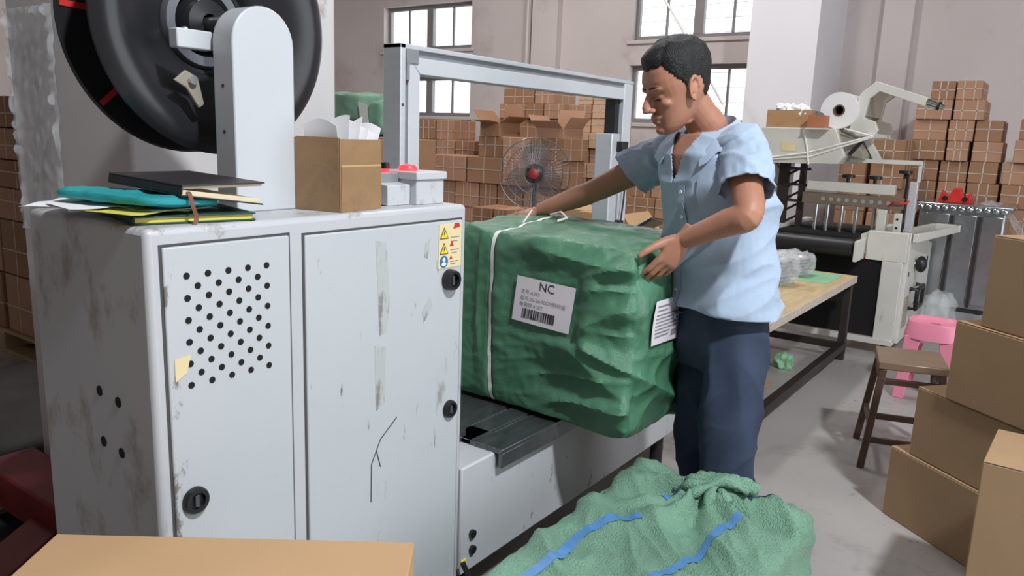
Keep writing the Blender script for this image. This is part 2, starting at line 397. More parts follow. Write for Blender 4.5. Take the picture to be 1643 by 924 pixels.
MB().ell((1.463, ty-.0006, 1.106), (.0055, .0006, .0055)).ell((1.463, ty-.0006, 1.095), (.009, .0006, .005)).build('pictogram', 'paper_white', st)
MB().prism([(1.497, ty, 1.182), (1.524, ty, 1.186), (1.520, ty, 1.196), (1.503, ty, 1.196)], (0, -.0004, 0)).build('pictogram', 'red_paint', st)
tri(1.492, 1.145, .008, 'red_paint'); tri(1.490, 1.110, .006, 'red_paint')
for z, x1 in ((1.160, 1.522), (1.150, 1.515), (1.128, 1.520), (1.120, 1.512), (1.098, 1.520), (1.092, 1.508)):
    MB().box(1.488, x1, ty-.0004, ty, z, z+.0022).build('print_line', 'ink_grey', st)
# side drill marks (left side)
for (y, z) in ((1.455, .911), (1.387, .904), (1.452, .809), (1.386, .803)):
    MB().cyl((CX0-.0012, y, z), (CX0+.002, y, z), .0105, n=14).build('side_hole', 'hole_black', body)
# scratches on right door
for pts in (((1.30, .735), (1.245, .695), (1.215, .640)), ((1.215, .64), (1.214, .545)), ((1.232, .668), (1.245, .625))):
    MB().tube([(x, CY0-.0062, z) for x, z in pts], .0016, 6).build('scratch', 'seam', D2)
for poly in (((1.228, 1.175), (1.262, 1.168), (1.275, 1.03), (1.262, .955), (1.240, .95), (1.236, 1.05)), ((1.225, .93), (1.262, .92), (1.258, .78), (1.230, .77)), ((1.385, .985), (1.415, 1.02), (1.425, .99), (1.392, .955)), ((1.395, 1.155), (1.415, 1.165), (1.405, 1.115), (1.392, 1.12)), ((1.40, .245), (1.44, .25), (1.44, .16), (1.40, .16))):
    MB().prism([(x, CY0-.0062, z) for x, z in poly], (0, -.0004, 0)).build('tape_residue', 'residue', D2)
# low strapping base and steel table
base = MB().box(1.566, 3.14, 1.262, 2.02, .175, .505).build('base_housing', 'machine_white', SM, .006)
for x in (1.66, 3.04):
    for y in (1.34, 1.94): MB().cyl((x, y, 0), (x, y, .18), .028).build('foot', 'black_plastic', SM)
MB().cyl((1.616, 1.263, .29), (1.616, 1.252, .29), .0125).build('button', 'black_plastic', base)
MB().cyl((1.618, 1.263, .24), (1.618, 1.252, .24), .0125).build('button', 'black_plastic', base)
tr = MB(); tr.box(1.715, 2.62, 1.235, 1.335, .505, .520); tr.box(1.715, 2.62, 1.352, 1.425, .505, .520); tr.box(1.715, 2.62, 1.442, 1.98, .505, .520)
tr.box(1.715, 1.81, 1.335, 1.442, .505, .520); tr.box(2.06, 2.62, 1.335, 1.442, .505, .520); tr.box(1.715, 2.62, 1.235, 1.247, .462, .507)
tr.build('steel_table', 'steel', SM, .002)
for y in (1.335, 1.425): MB().box(1.812, 2.058, y+.002, y+.015, .500, .512).build('table_slot', 'bright_steel', SM)
gb = MB(); gb.box(1.575, 1.735, 1.386, 1.392, .505, .556); gb.box(1.575, 1.735, 1.392, 1.43, .505, .512); gb.build('guide_rail', 'steel', SM, .002)
MB().tube([(1.552, 1.24, .235), (1.556, 1.222, .20), (1.562, 1.215, .13), (1.58, 1.22, .02), (1.60, 1.24, .004)], .008, 8).build('power_cable', 'cable_black', SM)
MB().box(1.572, 1.592, 1.2585, 1.2625, .205, .222).build('warning_tag', 'sticker_yellow', base)
# reel column
CA, CB, CYF, CZT, CR = .977, 1.129, 1.405, 1.586, .076
prof = [(CA, 1.24), (CB, 1.24), (CB, CZT)]+[((CA+CB)/2+CR*math.cos(t), CZT+CR*math.sin(t)) for t in [math.pi*i/16 for i in range(1, 16)]]+[(CA, CZT)]
colm = MB().prism([(x, CYF, z) for x, z in prof], (0, .068, 0)).build('reel_column', 'column_white', SM, .003)
for z in (1.405, 1.498): MB().cyl((CA-.0005, CYF+.036, z), (CA+.0008, CYF+.036, z), .0045, n=10).build('screw', 'seam', colm)
MB().box(.905, .985, 1.482, 1.512, 1.568, 1.606).build('brake_arm', 'column_white', SM, .003)
MB().cyl((1.065, CYF+.06, 1.635), (1.065, 1.72, 1.635), .018).build('axle', 'steel', SM)
MB().prism([(.918, 1.52, 1.506), (.945, 1.52, 1.528), (.972, 1.52, 1.515), (.985, 1.52, 1.46), (.972, 1.52, 1.452), (.945, 1.52, 1.492)], (0, .008, 0)).build('brake_plate', 'beige_dark', SM, .002)
MB().cyl((.957, 1.51, 1.508), (.957, 1.522, 1.508), .009, n=12).build('bolt', 'bright_steel', SM)
# control boxes
cb = MB().box(1.425, 1.528, 1.315, 1.44, 1.24, 1.302).build('control_box', 'machine_white', SM, .002)
MB().box(1.420, 1.534, 1.309, 1.446, 1.302, 1.322).build('lid', 'column_white', cb, .003)
cb2 = MB().prism([(1.345, 1.335, 1.24), (1.424, 1.335, 1.24), (1.424, 1.335, 1.290), (1.345, 1.335, 1.290)], (0, .11, .012)).build('control_box', 'machine_white', SM, .002)
MB().box(1.345, 1.42, 1.37, 1.45, 1.290, 1.318).build('panel', 'aluminium_dark', cb2, .003)
for x in (1.372, 1.402):
    k = MB().cyl((x, 1.40, 1.316), (x, 1.40, 1.326), .011).build('knob_collar', 'red_glow' if x > 1.39 else 'bright_steel', cb2)
    MB().cyl((x, 1.40, 1.325), (x, 1.40, 1.342), .0115, .0105).build('knob', 'black_plastic', k, .002)
MB().lathe([(.024, 0), (.024, .008), (.019, .015), (.004, .018)], (1.452, 1.37, 1.321), (0, 0, 1), 24).build('indicator_lamp', 'red_glow', cb)
# arch
AY0, AY1 = 1.500, 1.565
MB().box(1.558, 1.578, AY0, AY1, .505, 1.650).build('arch_side_cover', 'aluminium', SM, .002)
al = MB(); al.box(1.578, 1.590, AY0+.010, AY1, .505, 1.645); al.build('arch_channel', 'aluminium_dark', SM)
MB().prism([(1.590, AY0, .505), (1.635, AY0, .505), (1.635, AY0, 1.573), (1.590, AY0, 1.618)], (0, AY1-AY0, 0)).build('arch_post', 'arch_strip', SM, .002)
MB().prism([(1.590, AY0, 1.6185), (1.6355, AY0, 1.574), (2.832, AY0, 1.574), (2.832, AY0, 1.6185)], (0, AY1-AY0, 0)).build('arch_beam', 'arch_strip', SM, .002)
MB().box(1.578, 2.905, AY0+.012, AY1, 1.619, 1.637).build('arch_channel', 'aluminium_dark', SM)
MB().box(1.558, 2.910, AY0, AY1, 1.637, 1.650).build('arch_cap', 'aluminium', SM, .002)
MB().box(1.578, 1.625, AY0-.004, AY0+.012, 1.600, 1.637).box(1.578, 1.590, AY0-.004, AY0+.012, 1.555, 1.60).build('corner_bracket', 'aluminium_dark', SM, .001)
MB().box(2.835, 2.905, AY0, AY1, .505, 1.637).build('arch_post', 'arch_strip', SM, .003)
MB().box(2.80, 2.834, AY0+.02, AY1, .505, 1.574).build('arch_channel', 'black_plastic', SM)
MB().box(2.735, 2.80, AY0-.01, AY1, .505, 1.44).build('strap_guide', 'aluminium', SM, .004)
MB().box(2.775, 2.83, AY0-.035, AY0, 1.37, 1.41).build('sensor', 'black_plastic', SM, .003)
MB().box(2.795, 2.83, AY0-.035, AY0, 1.06, 1.095).build('sensor', 'black_plastic', SM, .003)
MB().tube([(2.83, AY0-.02, 1.38), (2.852, AY0-.02, 1.30), (2.845, AY0-.02, 1.18), (2.83, AY0-.02, 1.09)], .004, 6).build('sensor_cable', 'cable_black', SM)
MB().cyl((1.567, AY0-.001, 1.49), (1.567, AY0+.003, 1.49), .0045, n=10).build('screw', 'seam', SM)
# ------------------------------------------------------------------ strap reel
RC = V(1.065, 1.568, 1.640); RR = .283
RL = thing('strap_reel', (RC.x, RC.y+.07, RC.z-RR), 'large black reel of packing strap mounted above the machine cabinet', 'reel')
fp = [(RR, .010), (RR+.004, .004), (RR-.004, -.004), (.268, -.012), (.245, -.016), (.220, -.010), (.19, .006), (.16, .026), (.135, .044), (.12, .052), (.112, .060), (.104, .078), (.10, .086)]
MB().lathe(fp+[(r, h+.006) for r, h in fp[::-1]], RC, (0, 1, 0), 80, True).build('flange', 'reel_black', RL)
MB().lathe([(RR, .135), (RR+.004, .141), (RR, .147), (.06, .147), (.06, .135)], RC, (0, 1, 0), 72, True).build('flange', 'reel_black', RL)
MB().lathe([(.215, .018), (.215, .134), (.10, .134), (.10, .072)], RC, (0, 1, 0), 64, True).build('strap_coil', 'strap_black', RL)
MB().lathe([(.098, .078), (.092, .062), (.072, .062), (.066, .078)], RC, (0, 1, 0), 48, True).build('hub_ring', 'fan_grey', RL)
MB().lathe([(.064, .075), (.05, .045), (.02, .040), (.02, .130), (.064, .130)], RC, (0, 1, 0), 40, True).build('hub', 'reel_black', RL)
for a in (178, 222):
    t = math.radians(a); d = V(math.cos(t), 0, math.sin(t)); q = V(-d.z, 0, d.x)
    p = RC+V(0, .1328, 0)
    MB().obox(p+d*.220-q*.006, d*.058, q*.012, (0, .0026, 0)).build('red_mark', 'red_paint', RL)
for a in (20, 110, 200, 290):
    t = math.radians(a); d = V(math.cos(t), 0, math.sin(t))
    MB().cyl(RC+V(0, .055, 0)+d*.02, RC+V(0, .06, 0)+d*.09, .007).build('spoke', 'bright_steel', RL)
# ------------------------------------------------------------------ woven green parcels
def soft_box(lo, hi, n, k, disp):
    c = (Vector(lo)+Vector(hi))/2; h = (Vector(hi)-Vector(lo))/2
    idx = {}; vs = []; fs = []
    def vert(i, j, l):
        key = (i, j, l)
        if key not in idx:
            p = V(2*i/n[0]-1, 2*j/n[1]-1, 2*l/n[2]-1)
            g = (abs(p.x)**k+abs(p.y)**k+abs(p.z)**k)**(1/k)
            m = max(abs(p.x), abs(p.y), abs(p.z))
            q = p*(m/g)
            nrm = V(math.copysign(abs(q.x)**(k-1), q.x), math.copysign(abs(q.y)**(k-1), q.y), math.copysign(abs(q.z)**(k-1), q.z)).normalized()
            w = c+V(q.x*h.x, q.y*h.y, q.z*h.z)
            idx[key] = len(vs); vs.append(disp(w, nrm, q))
        return idx[key]
    a, b, d = n
    for i in range(a):
        for j in range(b):
            fs.append((vert(i, j, 0), vert(i, j+1, 0), vert(i+1, j+1, 0), vert(i+1, j, 0)))
            fs.append((vert(i, j, d), vert(i+1, j, d), vert(i+1, j+1, d), vert(i, j+1, d)))
    for i in range(a):
        for l in range(d):
            fs.append((vert(i, 0, l), vert(i+1, 0, l), vert(i+1, 0, l+1), vert(i, 0, l+1)))
            fs.append((vert(i, b, l), vert(i, b, l+1), vert(i+1, b, l+1), vert(i+1, b, l)))
    for j in range(b):
        for l in range(d):
            fs.append((vert(0, j, l), vert(0, j, l+1), vert(0, j+1, l+1), vert(0, j+1, l)))
            fs.append((vert(a, j, l), vert(a, j+1, l), vert(a, j+1, l+1), vert(a, j, l+1)))
    return MB().add(vs, fs)
def ridge(x, y, z=0.0, sharp=2.0):
    return max(0.0, 1-abs(nz(x, y, z))*sharp)**2
PLO, PHI = V(2.0, .965, .524), V(2.56, 1.76, 1.118)
def sstep(a, b, x): t = min(1, max(0, (x-a)/(b-a))); return t*t*(3-2*t)
def pdisp(w, n, q):
    d = 0.0
    wx, wy, wz = sstep(.45, .95, -n.x), sstep(.45, .95, -n.y), sstep(.45, .95, n.z)
    if wx > 0:                                            # big face towards the aisle
        t = (1.5-w.y)/.55                                 # 0 at the band, 1 at the free corner
        tt = min(1, max(0, t))
        s = w.z+.16*tt**2*(1.15-w.z)-.07*tt
        e = (.040*(ridge(w.y*.9+3, s*4.2, 1.0, 2.6)-.3)+.024*(ridge(w.y*1.9, s*8, 5.0, 2.4)-.3)+.010*(ridge(w.y*3, s*17, 8.0)-.3))*(.2+.8*sstep(.0, .5, t))
        e += .014*math.sin(math.pi*min(1, max(0, (w.z-.52)/.6)))
        lab = sstep(1.12, 1.18, w.y)*sstep(1.47, 1.42, w.y)*sstep(.76, .82, w.z)*sstep(1.04, .99, w.z)
        e = e*(1-.92*lab)+.008*lab
        k = sstep(1.47, 1.54, w.y)
        d += wx*(e*(1-k)+k*.012*(ridge(w.y*9, w.z*1.3, 2.2)-.3))
    if wy > 0:                                            # gathered end
        e = .034*(ridge(w.x*2.2+1, w.z*4+w.x*2, 3.0)-.35)+.012*(ridge(w.x*6, w.z*9-w.x*5, 2.0)-.3)
        e -= .018*math.exp(-((w.x-2.30)/.025)**2)         # centre seam tuck
        lab = sstep(2.03, 2.07, w.x)*sstep(2.32, 2.27, w.x)*sstep(.76, .80, w.z)*sstep(1.0, .96, w.z)
        d += wy*(e*(1-.85*lab)+.004*lab)
    if wz > 0:
        d += wz*(.013*(ridge(w.x*5, w.y*2.0, 7.0)-.3)+.005*nz(w.x*26, w.y*14)+.016*math.exp(-((w.x-2.35)**2+(w.y-1.52)**2)/.02))
    vert = sstep(.3, .6, -n.x)*sstep(.3, .6, -n.y)
    d += vert*(.016*nz(w.z*6, 3.3)-.004)
    topc = math.exp(-((w.x-2.03)**2+(w.y-1.0)**2+(w.z-1.06)**2)/.012)
    d -= topc*.020*(.4+ridge(w.z*7+w.y*9, w.x*6, 2.0))    # pulled-in corner under the hand
    d -= .010*math.exp(-((w.y-1.503)/.012)**2)*(1 if (n.x < -.3 or n.z > .3) else 0)
    sag = .016*sstep(1.26, 1.0, w.y)*sstep(-.2, -.9, q.z)
    d += .0028*nz(w.x*38, w.y*38, w.z*38)
    p = w+n*d; p.z -= sag
    if w.y > 1.22 and p.z < .522: p.z = .5222
    return p
pk = soft_box(PLO, PHI, (80, 120, 96), 13, pdisp).build('green_parcel', 'green_weave')
tag(pk, 'dark green woven parcel with a white label being pushed through the arch', 'parcel')
BV = BVHTree.FromPolygons([pk.matrix_basis @ v.co for v in pk.data.vertices], [tuple(p.vertices) for p in pk.data.polygons])
def drape(bv, grid, d, off):                              # project grid of points along d on to a surface
    out = []
    for row in grid:
        rr = []
        for p in row:
            h = bv.ray_cast(Vector(p)-Vector(d)*.6, Vector(d), 1.5)
            rr.append((h[0]-Vector(d)*off) if h[0] is not None else Vector(p))
        out.append(rr)
    return out
def sheet(grid, th, nrm):
    mb = MB(); r = len(grid); c = len(grid[0]); vs = [p for row in grid for p in row]; nrm = Vector(nrm)*th
    fs = [(i*c+j, i*c+j+1, (i+1)*c+j+1, (i+1)*c+j) for i in range(r-1) for j in range(c-1)]
    o = len(vs); vs2 = vs+[p+nrm for p in vs]
    fs2 = fs+[tuple(x+o for x in f[::-1]) for f in fs]
    bd = [(0*c+j, 0*c+j+1) for j in range(c-1)]+[((i)*c+c-1, (i+1)*c+c-1) for i in range(r-1)]+[((r-1)*c+j+1, (r-1)*c+j) for j in range(c-1)]+[((i+1)*c, i*c) for i in range(r-1)]
    fs2 += [(a, a+o, b+o, b) for a, b in bd]
    return mb.add(vs2, fs2)
# packing band round the parcel
zs_ = [.53+(1.10-.53)*i/40 for i in range(41)]
g = drape(BV, [[(2.0, y, z) for z in zs_] for y in (1.497, 1.510)], (1, 0, 0), .003)
g2 = drape(BV, [[(2.02+.5*i/30, y, 1.1) for i in range(31)] for y in (1.497, 1.510)], (0, 0, -1), .003)
g = [g[i]+g2[i] for i in range(2)]
sheet(g, .0012, (-.7, 0, .7)).build('packing_band', 'strap_white', pk)
# NC label, stuck on slightly skew
LO = V(1.985, 1.407, .838); lux = V(0, -.2155, -.013); luz = V(0, -.018, .146)
gr = [[LO+lux*(i/12)+luz*(j/8)+V(-.004*math.sin(3.0*i/12+j/8*1.2), 0, 0) for i in range(13)] for j in range(9)]
xm = min(h.x for row in drape(BV, gr, (1, 0, 0), 0) for h in row)
gr = [[V(xm-.004+.3*(p.x-1.985), p.y, p.z) for p in row] for row in gr]
lb = sheet(gr, .0008, (-1, 0, 0)).build('shipping_label', 'label_paper', pk)
ux = lux.normalized(); uz = (luz-ux*luz.dot(ux)).normalized()
def lp(u, v): return V(xm-.0063, LO.y, LO.z)+lux*u+luz*v
def ink(s, size, u, v, m='ink', al='LEFT'):
    text_mesh(s, size, lp(u, v), ux, uz, al).build('print', m, lb, smooth=False)
ink('NC', .040, .40, .77)
ink('货号:A345', .0165, .10, .64, 'ink_grey'); ink('品名:26-28-30CM煎炒锅', .0165, .10, .50, 'ink_grey'); ink('每箱数:4 SET', .0165, .10, .36, 'ink_grey')
u = .17; random.seed(3); bars = MB()
while u < .74:
    w = random.choice((.006, .010, .016, .022)); bars.obox(lp(u, .10), lux*w, luz*.22, (-.0004, 0, 0)); u += w+random.choice((.007, .010, .014))
bars.build('barcode', 'ink', lb, smooth=False)
# delivery note on the end face
def sp(u, v): return V(2.066+.190*u-.020*v*-1*0+.014*v, 0, .815+.135*v-.006*u)
def spw(u, v):
    p = sp(u, v); p.x -= .012*math.sin(math.pi*v)*(1-u); return p
ym = min(h.y for row in drape(BV, [[spw(i/8, j/8)+V(0, .965, 0) for i in range(9)] for j in range(9)], (0, 1, 0), 0) for h in row)
gr = [[V(spw(i/10, j/10).x, ym-.004-.004*math.sin(2.5*j/10+i/10), spw(i/10, j/10).z) for i in range(11)] for j in range(11)]
l2 = sheet(gr, .0008, (0, -1, 0)).build('delivery_note', 'label_paper', pk)
for j, (v, u1) in enumerate(((.86, .55), (.76, .45), (.66, .92), (.58, .92), (.50, .88), (.42, .92), (.34, .9), (.26, .6), (.18, .55))):
    a, b = spw(.08, v), spw(u1, v)
    MB().obox(V(a.x, ym-.0093, a.z), V(b.x-a.x, 0, b.z-a.z), (0, 0, .004), (0, -.0004, 0)).build('print_line', 'ink_grey', l2)
a = spw(.66, .12); MB().obox(V(a.x, ym-.0093, a.z), (.045, 0, 0), (0, 0, .018), (0, -.0004, 0)).build('barcode', 'ink_grey', l2)
# loose ties under the far hand
MB().tube([(2.33, 1.50, 1.145), (2.32, 1.45, 1.16), (2.28, 1.40, 1.145), (2.25, 1.42, 1.135)], .004, 6).tube([(2.30, 1.55, 1.145), (2.24, 1.52, 1.165), (2.16, 1.50, 1.128)], .003, 6).build('tie_string', 'strap_white', pk)

# bag on the floor in front
KN = V(1.93, .70, .47)
BLO, BHI = V(1.195, .43, 0.0), V(2.085, .965, .458)
def bdisp(w, n, q):
    d = .002*nz(w.x*16, w.y*16, w.z*16)
    p = w.copy()
    if n.z > .3:
        r = math.hypot(w.x-KN.x, w.y-KN.y); th = math.atan2(w.y-KN.y, w.x-KN.x)
        fold = .5*math.sin(th*5+1.1+2.0*nz(w.x*3, w.y*3))+.5*math.sin(th*9+2.2*nz(w.x*5, w.y*5, 3))
        d += .030*fold*math.exp(-(r-.10)**2/.025)*min(1, r/.05)
        d += .026*(ridge((w.x+w.y)*1.5, (w.x-w.y)*5, 4.0)-.35)*min(1, r/.25)+.010*(ridge((w.x+w.y)*4, (w.x-w.y)*11, 7.0)-.3)
        d += .028*math.exp(-((r-.03)/.05)**2)
        e = max(0, (1.55-w.x)/.35); d -= .014*min(1, e)*min(1, e)          # slacker at the near end
    else:
        d += .014*(ridge(w.x*2.5+w.y*2.5, w.z*7, 6.0)-.3)
    pk_ = math.exp(-((w.x-2.06)**2+(w.y-.92)**2)/.0035); d += .020*pk_*(1 if n.z > .2 else 0)
    ck = math.exp(-((w.x-2.06)**2+(w.y-.45)**2)/.003); d += .010*ck
    p = w+n*d
    if p.z < .001: p.z = .001
    return p
bag = soft_box(BLO, BHI, (140, 96, 50), 11, bdisp).build('green_sack', 'green_weave_light')
tag(bag, 'light green woven sack with blue stripes standing on the floor in front of the machine', 'sack')
BB = BVHTree.FromPolygons([bag.matrix_basis @ v.co for v in bag.data.vertices], [tuple(p.vertices) for p in bag.data.polygons])
def cr(pts, m):                                            # smooth line through points
    pts = [Vector(p) for p in pts]; P = [2*pts[0]-pts[1]]+pts+[2*pts[-1]-pts[-2]]; out = []
    for i in range(1, len(P)-2):
        for k in range(m):
            t = k/m; a, b, c, d = P[i-1:i+3]
            out.append(.5*((2*b)+(c-a)*t+(2*a-5*b+4*c-d)*t*t+(3*b-a-3*c+d)*t**3))
    out.append(pts[-1]); return out
def ribbon(pts, w, name, m, par, bv, off=.0025):
    L = cr([(x, y, 0) for x, y in pts], 14); rows = [[], [], []]
    for i, p in enumerate(L):
        d = (L[min(i+1, len(L)-1)]-L[max(0, i-1)]).normalized(); s = V(-d.y, d.x, 0)
        for k in range(3): rows[k].append(p+s*w*(k-1)/2+V(0, 0, .45))
    g = drape(bv, rows, (0, 0, -1), off)
    for _ in range(2):
        g = [[r_[i] if i in (0, len(r_)-1) else V(r_[i].x, r_[i].y, max(r_[i].z, (r_[i-1].z+r_[i].z+r_[i+1].z)/3)) for i in range(len(r_))] for r_ in g]
    return sheet(g, .001, (0, 0, 1)).build(name, m, par)
ribbon([(1.27, .89), (1.309, .868), (1.417, .85), (1.52, .868), (1.60, .86), (1.66, .83), (1.715, .785)], .026, 'blue_stripe', 'blue_stripe', bag, BB)
ribbon([(1.42, .635), (1.51, .612), (1.60, .600), (1.70, .600), (1.79, .596), (1.86, .575)], .022, 'blue_stripe', 'blue_stripe', bag, BB)
ribbon([(1.845, .78), (1.88, .775), (1.91, .745)], .022, 'blue_stripe', 'blue_stripe', bag, BB)
ribbon([(1.97, .60), (2.01, .57), (2.035, .545)], .024, 'blue_stripe', 'blue_stripe', bag, BB)
# twisted neck of the sack, lying over
tw = MB(); random.seed(5)
for k in range(7):
    a = k*.9; p0 = KN+V(.075*math.cos(a), .075*math.sin(a), .002)
    tw.tube(cr([p0, KN+V(.034*math.cos(a+.8), .034*math.sin(a+.8), .036), KN+V(.028+.014*math.cos(a+2), -.045+.014*math.sin(a+2), .050), KN+V(.050+.026*math.cos(a+2.6), -.105+.024*math.sin(a+2.6), .030)], 6), [.017*(.7+.3*math.cos(i*.9+k)) for i in range(19)], 10)
tag(tw.build('twisted_neck', 'green_weave_light', bag))
ribbon([(1.985, .735), (2.005, .675), (2.01, .62)], .030, 'clear_tape', 'clear_wrap', bag, BB, .008)

# ------------------------------------------------------------------ cartons near the camera
def carton(name, P0, a, b, h, m, label, cat='carton', tape=True, gap=True, parent=None, group=None):
    """closed carton: base corner P0, floor edges a and b, height h, two top flaps meeting on the centre line"""
    P0, a, b = Vector(P0), Vector(a), Vector(b); up = V(0, 0, 1); au, bu = a.normalized(), b.normalized()
    t = .004
    o = MB().obox(P0, a, b, up*(h-t)).build(name, m, parent, .004)
    tag(o, label, cat, group)
    g = .002
    for k in range(2):
        MB().obox(P0+up*(h-t+.0006)+b*(.5*k)+bu*(g if k else .001), a, b*.5-bu*(g+.001), up*(t-.0012)).build('flap', m, o, .0015)
    if tape:
        ctr = P0+b*.5+up*(h+.0003)
        MB().obox(ctr-bu*.025, a, bu*.05, up*.0006).build('tape', 'tape_clear', o)
        for (q, s) in ((P0+b*.5, -au), (P0+a+b*.5, au)):
            MB().obox(q-bu*.025+up*(h-.07)+s*.0004, bu*.05, up*.07, s*.0006).build('tape', 'tape_clear', o)
    return o
# bottom left, under the camera
A = V(.50, 1.215, 0); uu = V(.600, -.800, 0); vv = V(-.8, -.6, 0)
carton('carton', A+V(0, 0, 0), uu*.55, vv*.42, .36, 'carton_dull', 'plain brown carton on the floor under the carton nearest the camera', tape=True)
carton('carton', A+V(0, 0, .361), uu*.56, vv*.42, .42, 'carton_light', 'light brown carton at the bottom left corner, in front of the machine doors', tape=False)
# stack at the right
fu = V(-.63, -.78, 0).normalized(); fw = V(.78, -.63, 0).normalized(); F0 = V(3.20, .43, 0)
carton('carton', F0, fu*.50, fw*.40, .283, 'carton_dull', 'brown carton at the bottom of the leaning stack beside the wooden stool')
carton('carton', F0+fu*.08+fw*.01+V(0, 0, .284), fu*.50, fw*.40, .268, 'carton_dull', 'brown carton second from the floor in the leaning stack beside the wooden stool')
carton('carton', F0+fu*.215+fw*.0+V(0, 0, .553), fu*.52, fw*.42, .286, 'carton_dull', 'brown carton third from the floor in the leaning stack beside the wooden stool')
carton('carton', F0+fu*.30+fw*.015+V(0, 0, .840), fu*.50, fw*.40, .312, 'carton_dull', 'topmost brown carton of the leaning stack beside the wooden stool')
carton('carton', V(2.43, .093, 0), (.33, -.012, 0), (-.015, -.45, 0), .575, 'carton_dull', 'tall brown carton at the bottom right corner, in front of the leaning stack')

# ------------------------------------------------------------------ things on the cabinet
T = 1.2405
# taped open carton with papers
c0 = V(1.150, 1.283, T); ax = V(.985, .17, 0).normalized(); ay = V(-.20, .98, 0).normalized()
oc = thing('open_carton', c0+ax*.07+ay*.07, 'small taped brown carton full of papers on the machine cabinet', 'carton')
W, Dp, H = .150, .125, .158; t = .004
MB().obox(c0, ax*W, ay*t, (0, 0, H)).build('carton_side', 'carton_old', oc, .001)
MB().obox(c0+ay*(Dp-t), ax*W, ay*t, (0, 0, H)).build('carton_side', 'carton_old', oc, .001)
MB().obox(c0+ay*t, ax*t, ay*(Dp-2*t), (0, 0, H+.003)).build('carton_side', 'carton_old', oc, .001)
MB().obox(c0+ax*(W-t)+ay*t, ax*t, ay*(Dp-2*t), (0, 0, H-.004)).build('carton_side', 'carton_old', oc, .001)
MB().obox(c0+ax*t+ay*t, ax*(W-2*t), ay*(Dp-2*t), (0, 0, t)).build('carton_bottom', 'carton_old', oc)
MB().obox(c0+ax*.002-ay*.001+V(0, 0, H*.62), ax*(W-.004), ay*.0008, (0, 0, .004)).build('tape_edge', 'tape_clear', oc)
MB().obox(c0+ax*.002-ay*.0012, ax*(W-.004), ay*.0008, (0, 0, H*.62)).build('tape', 'carton_old', oc)
random.seed(11)
for k in range(6):
    b = c0+ax*(.020+.020*k)+ay*.014+V(0, 0, .008)
    tl = (-.07, .03, .16, .21, .24, .27)[k]; hh = (.176, .186, .192, .186, .178, .172)[k]
    gr = []
    for j in range(7):
        row = []
        for i in range(9):
            u_, w_ = i/8, j/6
            row.append(b+ay*(.094*u_)+ax*(tl*max(0, w_-.35)*.30+.006*math.sin(2*u_+k)*w_)+V(0, 0, hh*w_+.016*w_*math.sin(3*u_+k*1.3)))
        gr.append(row)
    tag(sheet(gr, .0007, ax).build('paper_sheet', 'paper_white'), ['white paper sheet, %s in the taped carton on the cabinet' % s for s in ('leftmost', 'second from the left', 'third from the left', 'fourth from the left', 'second from the right', 'rightmost')][k], 'paper', 'papers standing in the taped carton')
# pile of notebooks at the left
gbk = thing('green_notebook', (.83, 1.42, T), 'dark green hard-covered notebook under the black one', 'notebook')
def book(par, c, rz, sx, sy, th, cover, page, z, tiltx=0.0, tilty=0.0, ct=.003, gape=0.0):
    R = Matrix.Translation(V(c[0], c[1], z)) @ Matrix.Rotation(rz, 4, 'Z') @ Matrix.Rotation(tilty, 4, 'Y') @ Matrix.Rotation(tiltx, 4, 'X')
    up = R @ Matrix.Translation(V(-sx/2, 0, th-ct)) @ Matrix.Rotation(-gape, 4, 'Y') @ Matrix.Translation(V(sx/2, 0, -(th-ct)))
    MB().box(-sx/2, sx/2, -sy/2, sy/2, 0, ct).xf(R).build('cover', cover, par, .001)
    MB().box(-sx/2, sx/2, -sy/2, sy/2, th-ct, th).xf(up).build('cover', cover, par, .001)
    MB().box(-sx/2, -sx/2+ct, -sy/2, sy/2, ct, th-ct).xf(R).build('spine', cover, par, .001)
    MB().box(-sx/2+ct, sx/2-.006, -sy/2+.005, sy/2-.005, ct, th*.58).xf(R).build('pages', page, par)
    MB().box(-sx/2+ct, sx/2-.004, -sy/2+.005, sy/2-.005, th*.60, th-ct).xf(up).build('pages', page, par)
    return R
book(gbk, (.845, 1.415), math.radians(-14), .22, .25, .015, 'dark_green_cover', 'yellow_paper', T+.0005)
pp = thing('folded_papers', (.76, 1.46, T), 'sheaf of creased white and yellow papers sticking out over the cabinet corner', 'papers')
random.seed(21)
for k in range(6):
    a = math.radians((-62, -25, 12, 40, -80, -8)[k]); c = V((.735, .765, .775, .745, .79, .75)[k], (1.52, 1.44, 1.38, 1.56, 1.42, 1.46)[k], T+.0165+.0012*k); d = V(math.cos(a), math.sin(a), 0); e = V(-d.y, d.x, 0)
    gr = [[c+d*(.20*(i/8-.5))+e*(.13*(j/5-.5))+V(0, 0, .005*abs(math.sin(i*.9+k))*(1-abs(i/8-.5))) for i in range(9)] for j in range(6)]
    sheet(gr, .0005, (0, 0, 1)).build('paper_sheet', 'yellow_paper' if k == 2 else 'paper_white', pp)
def tdisp(w, n, q):
    d = .004*nz(w.x*20, w.y*20)+.006*(ridge(w.x*8, w.y*8, 2)-.3)*(1 if n.z > .3 else 0)
    return w+n*d
tm = soft_box((-.085, -.15, 0), (.085, .15, .020), (28, 46, 6), 5, tdisp)
tm.xf(Matrix.Translation(V(.785, 1.445, T+.0275)) @ Matrix.Rotation(math.radians(8), 4, 'Z') @ Matrix.Rotation(math.radians(3), 4, 'Y'))
tag(tm.build('teal_pouch', 'teal_fabric'), 'flat teal fabric pouch under the black notebook', 'pouch')
nb = thing('black_notebook', (.86, 1.42, T+.05), 'black covered notebook with cream pages and ribbon, topmost on the cabinet pile', 'notebook')
Rn = book(nb, (.872, 1.425), math.radians(-2), .172, .275, .020, 'notebook_black', 'page_cream', T+.042, math.radians(1.5), math.radians(8), gape=math.radians(8.5))
